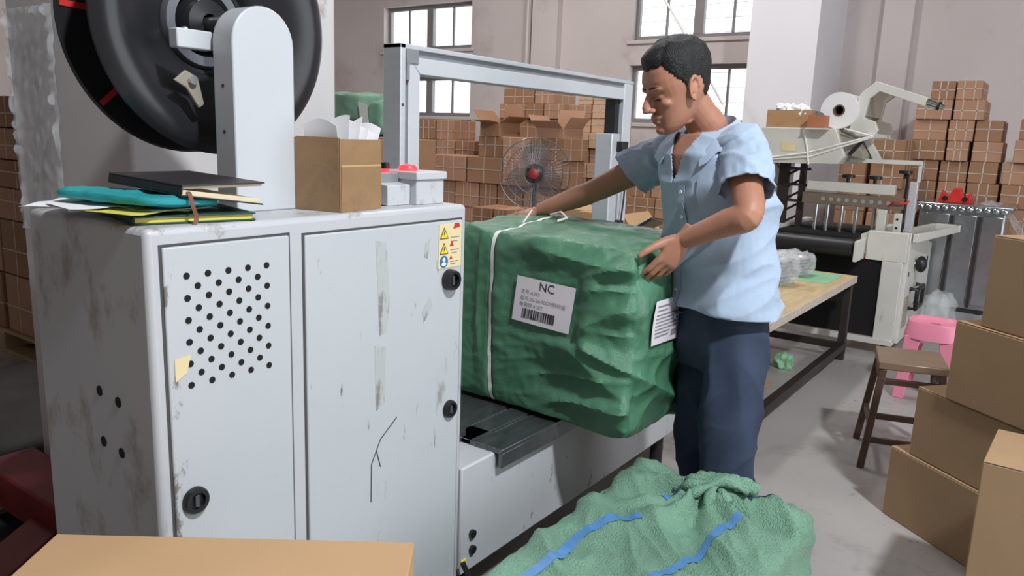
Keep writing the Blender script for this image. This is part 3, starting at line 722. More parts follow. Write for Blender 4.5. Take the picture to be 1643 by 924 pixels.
rb = cr([Rn @ V(-.070, -.130, .010), Rn @ V(-.072, -.142, .006), Rn @ V(-.068, -.150, -.015), Rn @ V(-.060, -.152, -.036), Rn @ V(-.068, -.156, -.055)], 6)
MB().loft([[p+V(.003, -.002, 0), p+V(-.003, .002, 0), p+V(-.003, .003, .0004), p+V(.003, -.001, .0004)] for p in rb]).build('ribbon', 'ribbon_brown', nb)
# ------------------------------------------------------------------ the man
def ring(c, a, b, A, B, n=28, p=2.3):
    out = []
    for i in range(n):
        t = 2*math.pi*i/n; ct, s = math.cos(t), math.sin(t)
        out.append(Vector(c)+Vector(A)*(a*math.copysign(abs(ct)**(2/p), ct))+Vector(B)*(b*math.copysign(abs(s)**(2/p), s)))
    return out
TF = V(-.916, .40, 0).normalized(); TL = V(-.40, -.916, 0).normalized(); UP = V(0, 0, 1)
J = dict(pelvis=V(2.305, .832, .863), waist=V(2.322, .850, 1.036), chest=V(2.328, .884, 1.265), neckb=V(2.325, .945, 1.455),
         Rsh=V(2.422, 1.100, 1.375), Rel=V(2.352, 1.346, 1.238), Rwr=V(2.356, 1.565, 1.152),
         Lsh=V(2.268, .800, 1.405), Lel=V(2.098, .708, 1.229), Lwr=V(2.106, .893, 1.140),
         Lhip=V(2.270, .762, .86), Lkn=V(2.185, .735, .47), Lan=V(2.235, .70, .08), Rhip=V(2.348, .880, .83), Rkn=V(2.305, .86, .45), Ran=V(2.345, .85, .08))
def limb(mb, pts, rads, n=20):
    mb.tube(cr(pts, 6), [rads[0]+0*0 for _ in range(0)] or interp(rads, 6), n)
def interp(r, m):
    out = []
    for i in range(len(r)-1):
        for k in range(m): out.append(r[i]+(r[i+1]-r[i])*k/m)
    out.append(r[-1]); return out
HC = V(2.236, 1.011, 1.586)
hf = -RV*math.cos(math.radians(17))-V(FV.x, FV.y, 0).normalized()*math.sin(math.radians(17)); hf.z = 0; hf.normalize()
pit = math.radians(19)
HX = (hf*math.cos(pit)-UP*math.sin(pit)).normalized(); HY = UP.cross(hf).normalized(); HZ = HX.cross(HY).normalized()
HM = Matrix(((HX.x, HY.x, HZ.x, HC.x), (HX.y, HY.y, HZ.y, HC.y), (HX.z, HY.z, HZ.z, HC.z), (0, 0, 0, 1)))
HS = 1.03
SL = [(-.130, .044, .068, .014), (-.122, .016, .080, .030), (-.108, -.012, .084, .042), (-.092, -.036, .084, .050), (-.075, -.056, .085, .056), (-.058, -.070, .084, .0615),
      (-.040, -.082, .083, .067), (-.022, -.091, .079, .071), (-.006, -.096, .085, .0735), (.008, -.099, .092, .0755), (.030, -.101, .093, .077), (.055, -.099, .086, .075), (.080, -.089, .069, .066), (.100, -.070, .046, .050), (.113, -.045, .022, .030), (.118, -.02, .0, .010)]
def head_ring(z, xb, xf, w, n=36, off=0.0):
    cx = (xb*.5+xf*.5)-.004
    out = []
    for i in range(n):
        t = 2*math.pi*i/n; c, s = math.cos(t), math.sin(t)
        ax_ = (xf-cx) if c > 0 else (cx-xb)
        k = 1+.10*math.sin(2*t)**2*(1 if c > 0 else .4)
        out.append(V(cx+(ax_+off)*c*k, (w+off)*s*k, z))
    return out
bodymb = MB()
head = MB().loft([head_ring(*s) for s in SL])
def E(c, r, rot=None): head.ell(c, r, rot)
head.tube([(.084, 0, .006), (.098, 0, -.016), (.113, 0, -.040)], [.009, .0105, .0125], 12)
E((.112, 0, -.045), (.0125, .0130, .0100)); E((.099, .0125, -.049), (.012, .009, .008)); E((.099, -.0125, -.049), (.012, .009, .008))
for s in (1, -1):
    E((.080, s*.029, .0085), (.0135, .026, .0075)); E((.064, s*.041, -.036), (.019, .018, .013)); E((.074, s*.031, -.0155), (.0115, .016, .0085))
    E((-.010, s*.073, -.016), (.013, .007, .024), Matrix.Rotation(math.radians(14), 3, 'Y'))
    er = [V(-.012+.017*math.cos(t)-.006*math.sin(t), s*(.079+.003*math.cos(t)), -.016+.031*math.sin(t)) for t in [math.radians(x) for x in range(-100, 200, 20)]]
    head.tube(er, [.0045]*len(er), 8); E((-.006, s*.0765, -.044), (.008, .005, .009)); E((.000, s*.078, -.020), (.004, .004, .008))
    E((.026, s*.033, -.100), (.036, .009, .010), Matrix.Rotation(math.radians(-20), 3, 'Y'))
E((.087, 0, -.070), (.0105, .026, .010)); E((.0905, 0, -.0765), (.0085, .022, .0048)); E((.0885, 0, -.0870), (.0085, .019, .0052)); E((.078, 0, -.112), (.0155, .021, .0135))
head.v = [HM @ (p*HS) for p in head.v]
bodymb.add(head.v, head.f)
# neck and trunk
nk0 = HM @ V(-.030, 0, -.055); nk1 = J['neckb']+V(.012, -.01, 0)
bodymb.tube(cr([nk0, (nk0+nk1)/2+V(.004, 0, 0), nk1, nk1-UP*.07], 5), interp([.057, .054, .060, .085], 5), 22)
def trunk(mb, g=0.0):
    spec = [(J['pelvis']-UP*.05, .138, .098), (J['pelvis']+UP*.06, .140, .100), (J['waist'], .146, .104), (J['waist']*.5+J['chest']*.5, .165, .118), (J['chest'], .178, .124), (J['chest']*.4+J['neckb']*.6, .178, .105), (J['neckb']-UP*.045, .135, .078), (J['neckb']-UP*.012, .075, .060)]
    mb.loft([ring(c, a+g, b+g, TL, TF) for c, a, b in spec])
trunk(bodymb)
bodymb.ell(J['chest']+UP*.02+TF*.055+TL*.07, (.07, .07, .07)); bodymb.ell(J['chest']+UP*.02+TF*.055-TL*.07, (.07, .07, .07))
for s in 'LR':
    limb(bodymb, [J[s+'hip']-UP*.02, (J[s+'hip']+J[s+'kn'])/2, J[s+'kn'], J[s+'kn']*.6+J[s+'an']*.4+V(.015, 0, 0), J[s+'an']], [.072, .066, .053, .050, .036])
limb(bodymb, [J['Lsh']+UP*.0, J['Lsh']*.5+J['Lel']*.5, J['Lel'], J['Lel']*.7+J['Lwr']*.3, J['Lwr']], [.056, .047, .040, .040, .027])
limb(bodymb, [J['Rsh']+UP*.0, J['Rsh']*.5+J['Rel']*.5, J['Rel'], J['Rel']*.7+J['Rwr']*.3, J['Rwr']], [.056, .047, .039, .039, .027])
bodymb.ell(J['Lsh'], (.062, .062, .062)); bodymb.ell(J['Rsh'], (.062, .062, .062))
body = remesh(bodymb, .0036, 1)
# hands: local x towards the finger tips, y towards the thumb, z out of the back of the hand
def hand(wr, X, Z, side, fl, sp, th, S=1.0):
    X = Vector(X).normalized(); Z = Vector(Z); Z = (Z-X*Z.dot(X)).normalized(); Y = Z.cross(X)
    if (side == 'L'): Y = Y
    mb = MB()
    T_ = lambda x, y, z: wr+(X*x+Y*y*th_s+Z*z)*S
    th_s = th[0]
    mb.loft([[T_(x, yy, zz) for yy, zz in [(w*math.cos(t)+o, h*math.sin(t)) for t in [2*math.pi*i/20 for i in range(20)]]] for x, w, h, o in ((-.045, .025, .021, 0), (-.01, .027, .019, 0), (.02, .035, .0175, .002), (.05, .041, .0165, .0), (.082, .041, .0135, -.001), (.092, .037, .010, -.001))])
    FI = [(.030, .098, .040, .024, .020, .0088), (.010, .100, .044, .028, .021, .0090), (-.011, .097, .041, .026, .020, .0085), (-.030, .090, .032, .020, .018, .0078)]
    for k, (y, x0, l1, l2, l3, r) in enumerate(FI):
        a = 0; p = V(.070, y, 0); sa = sp[k]; pts = [p]; q = V(x0-.010, y, .001); pts.append(q)
        for l, fx in ((l1, fl[k][0]), (l2, fl[k][1]), (l3, fl[k][2])):
            a += math.radians(fx); q = q+V(l*math.cos(a)*math.cos(math.radians(sa)), l*math.cos(a)*math.sin(math.radians(sa)), -l*math.sin(a)); pts.append(q)
        mb.tube([T_(*p) for p in pts], [r*1.1*S, r*1.12*S, r*1.03*S, r*.95*S, r*.72*S], 12)
        mb.ell(T_(*pts[-1]), (r*.74*S,)*3, None, 10, 8)
    tp = [V(.012, .018, -.006), V(.035, .040, -.010), *[V(*p) for p in th[1]]]
    mb.tube([T_(*p) for p in tp], [.017*S, .016*S, .0125*S, .0105*S, .008*S][:len(tp)], 12); mb.ell(T_(*tp[-1]), (.0082*S,)*3, None, 10, 8)
    return remesh(mb, .0028, 1)
HL = hand(J['Lwr'], (-.16, .36, -.62), (-.50, -.80, -.12), 'L', [(8, 18, 12), (10, 20, 12), (14, 22, 14), (20, 26, 16)], (6, 2, -3, -9), (-1, [(.062, .066, -.004), (.088, .084, .0), (.105, .092, .002)]))
HR = hand(J['Rwr'], (.02, .86, -.22), (.0, .15, .98), 'R', [(4, 8, 4), (4, 9, 4), (6, 9, 5), (8, 10, 6)], (3, 1, -2, -5), (1, [(.058, .052, -.012), (.078, .060, -.016), (.094, .064, -.018)]))
def join_meshes(ms, name):
    bm = bmesh.new()
    for m in ms: bm.from_mesh(m); bpy.data.meshes.remove(m)
    me = bpy.data.meshes.new(name); bm.to_mesh(me); bm.free(); return me
# one continuous skin: fuse the hands with the body
fm = MB()
for m in (body, HL, HR):
    fm.add([v.co for v in m.vertices], [tuple(p.vertices) for p in m.polygons]); bpy.data.meshes.remove(m)
man = link('person', remesh(fm, .0030, 1), 'skin')
man.data.set_sharp_from_angle(angle=math.radians(180))
tag(man, 'man in a pale blue short-sleeved shirt leaning over the green parcel with both hands', 'person')
# hair
def hairline(t):
    t = abs(t); P = [(0, .064), (26, .066), (44, .070), (56, .050), (66, .030), (76, .014), (82, -.026), (90, -.024), (95, .014), (112, .016), (122, -.034), (150, -.068), (180, -.074)]
    for (a, x), (b, y) in zip(P, P[1:]):
        if a <= t <= b: return x+(y-x)*(t-a)/(b-a)
hm = MB(); nT, nZ = 96, 44; idx = {}
zlist = [-.075+(.1185+.075)*j/nZ for j in range(nZ+1)]
def slice_at(z):
    for s, e in zip(SL, SL[1:]):
        if s[0] <= z <= e[0]:
            k = (z-s[0])/(e[0]-s[0]); return [s[i]+(e[i]-s[i])*k for i in range(4)]
    return SL[-1]
outer = []; inner = []
for j, z in enumerate(zlist):
    s = slice_at(z); R0 = head_ring(z, s[1], s[2], s[3], nT); c = V(sum(p.x for p in R0)/nT, 0, z)
    for i in range(nT):
        ang = math.degrees(2*math.pi*i/nT); ang = ang if ang <= 180 else ang-360
        h = hairline(ang); th = .0024+.019*min(1, max(0, (z-h)/.06))*(.18+.82*min(1, max(0, (z-.0)/.08)))
        th += .0035*nz(R0[i].x*60, R0[i].y*60, z*25)*min(1, max(0, (z-h)/.02))
        th += .017*math.exp(-(ang/44)**2)*min(1, max(0, (z-h)/.02))*(1 if z < .085 else max(0, (.118-z)/.033))
        d = (R0[i]-V(c.x, 0, z-(.02+.05*min(1, max(0, (z-.0)/.09))))).normalized()
        outer.append(R0[i]+d*th); inner.append(R0[i]-d*.006)
keep = []
for j in range(nZ):
    for i in range(nT):
        ang = math.degrees(2*math.pi*(i+.5)/nT); ang = ang if ang <= 180 else ang-360
        if (zlist[j]+zlist[j+1])/2 > hairline(ang)-.001: keep.append((j, i))
ks = set(keep); N_ = len(outer); fs = []
for (j, i) in keep:
    i2 = (i+1) % nT; q = (j*nT+i, j*nT+i2, (j+1)*nT+i2, (j+1)*nT+i)
    fs.append(q); fs.append(tuple(x+N_ for x in q[::-1]))
    for (jj, ii, e) in ((j-1, i, (q[1], q[0])), (j+1, i, (q[3], q[2])), (j, (i-1) % nT, (q[0], q[3])), (j, i2, (q[2], q[1]))):
        if (jj, ii) not in ks and jj < nZ: fs.append((e[0], e[1], e[1]+N_, e[0]+N_))
fs.append(tuple(nZ*nT+i for i in range(nT)))
hm.add([HM @ (p*HS) for p in outer+inner], fs)
hair = hm.build('hair', 'hair', man)
hair.data.set_sharp_from_angle(angle=math.radians(180))
for s in (1, -1):
    MB().tube([HM @ (V(.0935-.012*k*k*.11, s*(.012+.0125*k), .0125+.002*math.sin(k))*HS) for k in range(4)], [.002, .003, .003, .0015], 8).build('eyebrow', 'brow_black', man)
    MB().tube([HM @ (V(.0885-.0016*k*k, s*(.018+.0085*k), -.0215-.001*abs(k-1.5))*HS) for k in range(4)], [.001, .0019, .0019, .001], 6).build('eye', 'brow_black', man)
MB().tube([HM @ (V(.0965-.006*abs(k)*abs(k)*.25, .0062*k, -.0825+.0004*k*k)*HS) for k in (-3, -2, -1, 0, 1, 2, 3)], .0016, 6).build('mouth', 'lip', man)
# shirt
sh = MB()
g = .019
spec = [(J['pelvis']+UP*-.005, .178, .134), (J['pelvis']+UP*.06, .176, .134), (J['waist']-TF*.002, .172, .132), (J['waist']*.5+J['chest']*.5, .180, .138), (J['chest'], .190, .140), (J['chest']*.4+J['neckb']*.6, .186, .118), (J['neckb']-UP*.045, .140, .088), (J['neckb']-UP*.008, .082, .070)]
spec.insert(0, (J['pelvis']-UP*.08, .180, .136))
sh.loft([ring(c, a, b, TL, TF, 40) for c, a, b in spec])
def sst(a, b, x): t = min(1, max(0, (x-a)/(b-a))); return t*t*(3-2*t)
for S_ in ('Lsh', 'Rsh'): sh.ell(J[S_]+(J['neckb']-J[S_])*.06, (.070,)*3); sh.ell(J[S_]*.72+J['chest']*.28, (.075,)*3)
SLV = []
def sleeve(S, El, k, r0, r1, tilt, seed):
    b = S+(El-S)*k; d = (b-S).normalized(); A_, B_ = perp(d); gr = []; nA, nL = 56, 26
    n = (d+Vector(tilt)).normalized()
    for j in range(nL+1):
        u = j/nL; row = []
        for i in range(nA+1):
            t = 2*math.pi*i/nA; rad = A_*math.cos(t)+B_*math.sin(t)
            r = r0+(r1-r0)*u
            if u < .12: r *= .80+.20*sst(0, .12, u)
            r += (.010*(ridge(math.cos(t)*1.6+seed, math.sin(t)*1.6+u*2.2, u*2+seed, 2.4)-.3)+.004*nz(math.cos(t)*4, math.sin(t)*4, u*6))*sst(.05, .4, u)
            p = S-d*.012+(b-S)*u+rad*r
            if u > .5: p += d*(-(p-b-(b-S)*(u-1)).dot(n)/max(.2, n.dot(d)))*((u-.5)/.5)
            row.append(p)
        gr.append(row)
    SLV.append(gr)
sleeve(J['Lsh']+V(.004, 0, 0), J['Lel'], .64, .072, .076, (0, 0, -.25), 1.0)
sleeve(J['Rsh'], J['Rel'], .50, .068, .078, (0, 0, -.30), 4.0)
sm = remesh(sh, .0052, 3)
bm = bmesh.new(); bm.from_mesh(sm); bpy.data.meshes.remove(sm)
bm.normal_update()
nb_ = J['neckb']
for v in bm.verts:
    p = v.co; q = p-J['chest']; l = q.dot(TL); f = q.dot(TF); z = p.z
    low = sst(1.36, 1.10, z)
    d = .026*low*(ridge(l*3+f*1.5+z*1.0, z*5-l*3+f*2, 2.0)-.35)+.013*(ridge(l*5-z*4, f*5+z*8, 5.0)-.3)+.003*nz(l*22, f*22, z*16)
    d += .010*sst(1.05, .92, z)*math.sin(l*30+f*22)                      # flared hem
    dl = (p-(J['Lsh']*.6+J['Lel']*.4)).length
    d += .016*math.exp(-(dl/.10)**2)*(ridge(z*9+l*6, f*8, 8.0)-.3)
    da = (p-(J['Lsh']-UP*.09-TL*.03)).length
    d += .022*math.exp(-(da/.12)**2)*(ridge(z*7-f*12, l*5, 1.0)-.4)      # creases running from the armpit
    v.co = p+v.normal*d
hz = J['pelvis']+UP*.050; hn = V(TF.x*.05, TF.y*.05, -1).normalized()
bmesh.ops.bisect_plane(bm, geom=bm.verts[:]+bm.edges[:]+bm.faces[:], plane_co=hz, plane_no=hn, clear_outer=True)
kill = []
for fc in bm.faces:
    c = fc.calc_center_median(); q = c-nb_; l = q.dot(TL); f = q.dot(TF)
    r = math.hypot(l, f)
    if c.z > nb_.z-.050 and r < .080 and f < .075: kill.append(fc)
    elif f > .0 and abs(l+.004) < max(0.0, (c.z-(nb_.z-.165))*.36) and c.z > nb_.z-.165: kill.append(fc)
bmesh.ops.delete(bm, geom=kill, context='FACES')
sm = bpy.data.meshes.new('shirt'); bm.to_mesh(sm); bm.free()
shirt = link('shirt', sm, 'shirt_blue', man)
shirt.data.set_sharp_from_angle(angle=math.radians(180))
so = shirt.modifiers.new('thick', 'SOLIDIFY'); so.thickness = .003; so.offset = -1
for gr in SLV:
    c_ = len(gr[0]); vs_ = [p for row in gr for p in row]
    o_ = MB().add(vs_, [(i*c_+j, i*c_+j+1, (i+1)*c_+j+1, (i+1)*c_+j) for i in range(len(gr)-1) for j in range(c_-1)]).build('sleeve', 'shirt_blue', shirt)
    o_.data.set_sharp_from_angle(angle=math.radians(180))
    m_ = o_.modifiers.new('thick', 'SOLIDIFY'); m_.thickness = .003; m_.offset = -1
SB = BVHTree.FromPolygons([v.co+WM[shirt].translation for v in shirt.data.vertices], [tuple(p.vertices) for p in shirt.data.polygons])
def on_shirt(l, z, off=.003):
    o = V(J['chest'].x, J['chest'].y, z)+TL*l; h = SB.ray_cast(o+TF*.5, -TF, 1.0)
    return (h[0]+TF*off) if h[0] is not None else o+TF*.14
# collar: stand and falling leaf
def neckpt(a, r, dz): return nb_+V(.010, -.012, 0)+(TF*math.cos(a)*r*1.02+TL*math.sin(a)*r)+UP*dz
for s in (1, -1):
    top = []; bot = []; inn = []
    for k in range(17):
        u = k/16; a = s*math.radians(180-152*u)
        tp_ = neckpt(a, .074+.004*u, .050-.078*u**1.7); top.append(tp_)
        tg_ = neckpt(a+s*math.radians(14*u*u), .122+.020*u, -.006-.100*u**1.4)
        h = SB.find_nearest(tg_); w_ = h[0]+h[1]*.012 if h[0] is not None else tg_
        w_ = w_ if (w_-tg_).length < .05 else tg_
        bot.append(w_); inn.append(neckpt(a, .066, -.030-.070*u**1.6))
    mid = [(p+q)/2+(p+q-2*nb_).normalized()*.016+UP*.008 for p, q in zip(top, bot)]
    MB().loft([[a_, b_, c_, d_, d_-UP*.003, c_-UP*.004, b_-UP*.005, a_-UP*.002] for a_, b_, c_, d_ in zip(inn, top, mid, bot)]).build('collar', 'shirt_blue', shirt)
# placket, buttons, pocket
pl = [on_shirt(-.012, nb_.z-.165-(nb_.z-.165-.88)*k/30, .003) for k in range(31)]
sheet([[p+TL*o for p in pl] for o in (-.014, 0, .014)], .0012, TF).build('placket', 'shirt_blue', shirt)
for k in range(6):
    p = on_shirt(-.012, 1.27-.075*k, .0065); MB().cyl(p-TF*.001, p+TF*.0015, .0055, n=14).build('button', 'button_white', shirt)
pg = [[on_shirt(.052+.105*i/10, 1.20+.115*j/10, .0032) for i in range(11)] for j in range(11)]
sheet(pg, .0012, TF).build('pocket', 'shirt_blue', shirt)
# trousers
tmb = MB()
tmb.loft([ring(J['pelvis']+V(0, 0, z), a, b, TL, TF, 36) for z, a, b in ((-.13, .148, .112), (-.07, .160, .120), (0, .160, .118), (.09, .150, .112))])
for s in 'LR':
    limb(tmb, [J[s+'hip']-UP*.01, J[s+'hip']*.5+J[s+'kn']*.5, J[s+'kn'], J[s+'kn']*.5+J[s+'an']*.5+V(.02, 0, 0), J[s+'an']+UP*.02], [.092, .092, .080, .078, .075], 26)
tm_ = remesh(tmb, .007, 3)
bm = bmesh.new(); bm.from_mesh(tm_); bpy.data.meshes.remove(tm_); bm.normal_update()
for v in bm.verts:
    p = v.co; v.co = p+v.normal*(.012*(ridge(p.x*7+p.z*2.5, p.y*7-p.z*2.0, p.z*1.5)-.3)+.006*(ridge(p.x*5, p.z*9+p.y*8, 3.0)-.3)*(1 if p.z < .6 else .5)+.003*nz(p.x*16, p.y*16, p.z*9))
tm_ = bpy.data.meshes.new('trousers'); bm.to_mesh(tm_); bm.free()
tro = link('trousers', tm_, 'denim', man); tro.data.set_sharp_from_angle(angle=math.radians(180))
for s in 'LR':
    a = J[s+'an']; f0 = V(a.x, a.y, 0)
    MB().loft([[f0+TF*x+TL*(w*math.cos(t))+UP*(max(.0, zc+h*math.sin(t))) for t in [2*math.pi*i/20 for i in range(20)]] for x, w, h, zc in ((-.085, .018, .03, .035), (-.07, .034, .05, .05), (-.02, .040, .055, .055), (.04, .042, .05, .05), (.10, .046, .036, .036), (.15, .044, .028, .030), (.18, .028, .02, .024), (.19, .010, .01, .02))]).build('shoe', 'leather_black', man)
# ------------------------------------------------------------------ packing table
PT = thing('packing_table', (4.4, 1.5, 0), 'long wooden topped packing table on a dark steel frame behind the man', 'table')
MB().box(3.45, 5.52, 1.09, 1.78, .535, .575).build('table_top', 'table_wood', PT, .004)
MB().box(3.45, 5.52, 1.082, 1.0895, .530, .577).build('edge_strip', 'table_edge', PT, .002)
for x in (3.55, 5.46):
    for y in (1.12, 1.74): MB().box(x-.025, x+.025, y-.025, y+.025, 0, .535).build('leg', 'dark_steel', PT, .003)
for y in (1.12, 1.74): MB().box(3.55, 5.46, y-.024, y+.024, .07, .118).build('stretcher', 'dark_steel', PT, .003)
MB().box(5.45, 5.47, 1.145, 1.715, .07, .118).build('stretcher', 'dark_steel', PT, .003)
MB().box(3.54, 3.56, 1.145, 1.715, .07, .118).build('stretcher', 'dark_steel', PT, .003)
tag(MB().box(5.02, 5.45, 1.16, 1.46, .5755, .578).build('green_sheet', 'green_paper'), 'pale green sheet lying on the packing table', 'sheet')
# shrink-wrapped stacks of trays on the table
def wrapped(c, n, w, d, dh, label, seed):
    t = thing('wrapped_tray_stack', c, label, 'wrapped goods', 'film wrapped tray stacks on the packing table')
    random.seed(seed); c = Vector(c); rz = random.uniform(-.3, .3)
    for k in range(n):
        z = c.z+.002+k*dh; rings = []
        for s, dz in ((.80, 0), (1.0, dh*.75), (1.06, dh*.8), (1.06, dh*.9), (.98, dh*.9), (.80, dh*.25)):
            rings.append([V(c.x, c.y, z+dz)+Matrix.Rotation(rz, 3, 'Z') @ V(w/2*s*math.copysign(abs(math.cos(a))**.5, math.cos(a)), d/2*s*math.copysign(abs(math.sin(a))**.5, math.sin(a)), 0) for a in [2*math.pi*i/20 for i in range(20)]])
        MB().loft(rings).build('tray', 'tray_silver', t)
    H = n*dh+.03
    f = soft_box((-w*.62, -d*.62, 0), (w*.62, d*.62, H), (22, 22, 14), 5, lambda w_, n_, q_: w_+n_*(.018*nz(w_.x*28+seed, w_.y*28, w_.z*28)+.02*(ridge(w_.x*14, w_.y*14, w_.z*10+seed)-.4)))
    f.xf(Matrix.Translation(c) @ Matrix.Rotation(rz, 4, 'Z'))
    f.v = [V(p.x, p.y, max(p.z, c.z+.0005)) for p in f.v]
    f.build('film_wrap', 'clear_wrap', t)
wrapped((4.80, 1.42, .5755), 7, .20, .18, .022, 'tall film wrapped stack of silver trays beside the man\'s elbow', 1)
wrapped((5.04, 1.635, .5755), 6, .18, .18, .022, 'film wrapped tray stack behind the tall stack on the packing table', 2)
wrapped((5.22, 1.42, .5785), 6, .18, .17, .020, 'film wrapped tray stack in the middle of the packing table group', 3)
wrapped((5.38, 1.60, .5755), 4, .16, .16, .022, 'low film wrapped tray stack farthest from the man on the packing table', 4)
# rubbish under the table
pm = soft_box((-.06, -.05, 0), (.06, .05, .085), (14, 14, 10), 4, lambda w, n, q: w+n*(.03*nz(w.x*30, w.y*30, w.z*30)))
pm.v = [V(p.x, p.y, max(0.001, p.z))+V(4.99, 1.36, 0) for p in pm.v]
tag(pm.build('crumpled_packet', 'green_paper'), 'crumpled white and green packet on the floor under the packing table', 'packet')
tag(MB().prism([(4.35, 1.34, .002), (4.58, 1.30, .002), (4.66, 1.50, .002), (4.40, 1.56, .002)], (0, 0, .006)).build('cardboard_scrap', 'carton'), 'flat brown cardboard scrap on the floor under the packing table', 'cardboard')

# ------------------------------------------------------------------ film sealing machine
LS = thing('film_sealing_machine', (6.3, 1.4, 0), 'beige film sealing machine with black conveyor belt, sealing bar and film roll arm', 'machine')
X0 = 5.78
MB().box(X0, X0+.07, .845, 1.10, .66, .86).build('frame_head', 'beige_paint', LS, .004)
MB().box(X0, X0+.08, .86, .99, .10, .66).build('frame_post', 'beige_paint', LS, .004)
MB().box(X0, X0+.08, 1.86, 1.96, .10, .80).build('frame_post', 'beige_paint', LS, .004)
MB().box(X0-.02, X0+.06, .86, 1.96, .075, .115).build('bottom_rail', 'beige_paint', LS, .003)
sp_ = MB().prism([(X0+.08, .84, .08), (6.92, .84, .08), (6.92, .84, .70), (6.5, .84, .78), (X0+.08, .84, .86)], (0, .05, 0)).build('side_panel', 'beige_paint', LS, .004)
for (x, z, w, h) in ((5.93, .55, .02, .03), (6.75, .56, .03, .05), (6.65, .28, .03, .05), (6.0, .18, .03, .05), (5.98, .33, .02, .04)):
    MB().box(x, x+w, .836, .842, z, z+h).build('slot', 'hole_black', sp_)
MB().ell((6.18, .80, .615), (.05, .04, .06)).build('hand_knob', 'black_plastic', sp_)
MB().tube([(6.18, .84, .615), (6.18, .80, .615)], .018).build('shaft', 'chrome', sp_)
hb = MB(); hb.tube([(6.10, .84, .30), (6.10, .79, .30), (6.10, .79, .44), (6.10, .84, .44)], .016, 8); hb.tube([(6.36, .84, .30), (6.36, .79, .30), (6.36, .79, .44), (6.36, .84, .44)], .016, 8)
hb.tube([(6.10, .79, .30), (6.36, .79, .30)], .016, 8); hb.tube([(6.10, .79, .44), (6.36, .79, .44)], .016, 8); hb.build('frame_handle', 'black_plastic', sp_)
MB().box(5.92, 6.06, .832, .842, .18, .40).build('hatch', 'beige_dark', sp_, .003)
for (x, y) in ((5.60, .92), (5.84, 1.9), (6.8, .92), (6.8, 1.9)):
    MB().cyl((x+.2 if x == 5.60 else x, y-.015, .035), (x+.2 if x == 5.60 else x, y+.015, .035), .035).build('castor', 'black_plastic', LS)
# side bracket reaching towards the tunnel
for (p_, q_) in (((5.86, .80), (6.95, .66)), ((6.10, .93), (6.95, .82))):
    p_, q_ = V(p_[0], p_[1], .80), V(q_[0], q_[1], .80)
    MB().obox(p_, q_-p_, (0, .03, 0), (0, 0, .055)).build('side_rail', 'beige_paint', LS, .003)
MB().box(6.90, 6.96, .66, .85, .80, .855).build('side_rail', 'beige_paint', LS, .003)
MB().box(6.3, 6.85, .76, .84, .79, .80).build('rail_plate', 'hole_black', LS)
# conveyor
cv = MB(); cv.cyl((5.62, 1.15, .745), (5.62, 1.74, .745), .062, n=24); cv.box(5.62, 6.75, 1.15, 1.74, .795, .807); cv.build('conveyor_belt', 'belt_black', LS)
for y in (1.125, 1.765): MB().box(5.56, 5.80, y-.012, y+.012, .66, .80).build('roller_bracket', 'beige_paint', LS, .003)
MB().box(5.80, 6.8, 1.10, 1.15, .70, .83).build('belt_side', 'beige_paint', LS, .003)
MB().box(5.80, 6.8, 1.74, 1.80, .70, .83).build('belt_side', 'beige_paint', LS, .003)
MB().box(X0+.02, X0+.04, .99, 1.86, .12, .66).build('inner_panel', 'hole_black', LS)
# sealing bars
MB().box(5.98, 6.05, 1.0, 1.60, 1.10, 1.17).build('sealing_bar', 'beige_paint', LS, .004)
sb = MB().box(5.96, 6.06, .93, 1.62, 1.005, 1.085).build('sealing_jaw', 'bar_brown', LS, .003)
h0 = None
for k in range(9):
    y = 1.47-.055*k
    if h0 is None: h0 = MB().cyl((5.958, y, 1.045), (5.963, y, 1.045), .015, n=14).build('round_hole', 'bright_steel', sb)
    else: share(h0, V(5.9605, y, 1.045), sb)
for y in (1.52, 1.44, 1.34, 1.24, 1.12): MB().cyl((6.0, y, .81), (6.0, y, 1.0), .014).build('guide_rod', 'chrome', LS)
MB().box(5.94, 6.02, 1.03, 1.09, .82, 1.0).build('cylinder_block', 'beige_paint', LS, .004)
MB().box(5.94, 6.02, .93, .98, .84, .98).build('cylinder_block', 'beige_paint', LS, .004)
for z in (.88, .94): MB().cyl((5.935, .955, z), (5.942, .955, z), .008, n=10).build('screw', 'hole_black', LS)
MB().box(5.96, 6.02, .86, .91, .86, 1.20).build('upright', 'aluminium', LS, .003)
MB().box(5.985, 6.01, .925, .94, .84, 1.25).build('upright', 'black_plastic', LS)
MB().box(5.96, 6.00, .85, 1.32, 1.315, 1.345).build('top_bar', 'beige_paint', LS, .003)
MB().box(5.965, 5.995, .85, .87, 1.20, 1.315).build('top_post', 'beige_paint', LS, .002)
for (y, z) in ((.95, 1.24), (1.32, 1.19), (1.14, 1.19)):
    MB().lathe([(.012, 0), (.012, .03), (.045, .035), (.045, .055), (.02, .06)], (6.0, y, z-.02), (0, 0, 1), 18).build('knob', 'black_plastic', LS)
MB().tube(cr([(5.95, 1.02, 1.03), (5.92, .98, 1.06), (5.94, .93, 1.05), (5.96, .90, 1.07)], 5), .007, 6).build('air_hose', 'red_paint', LS)
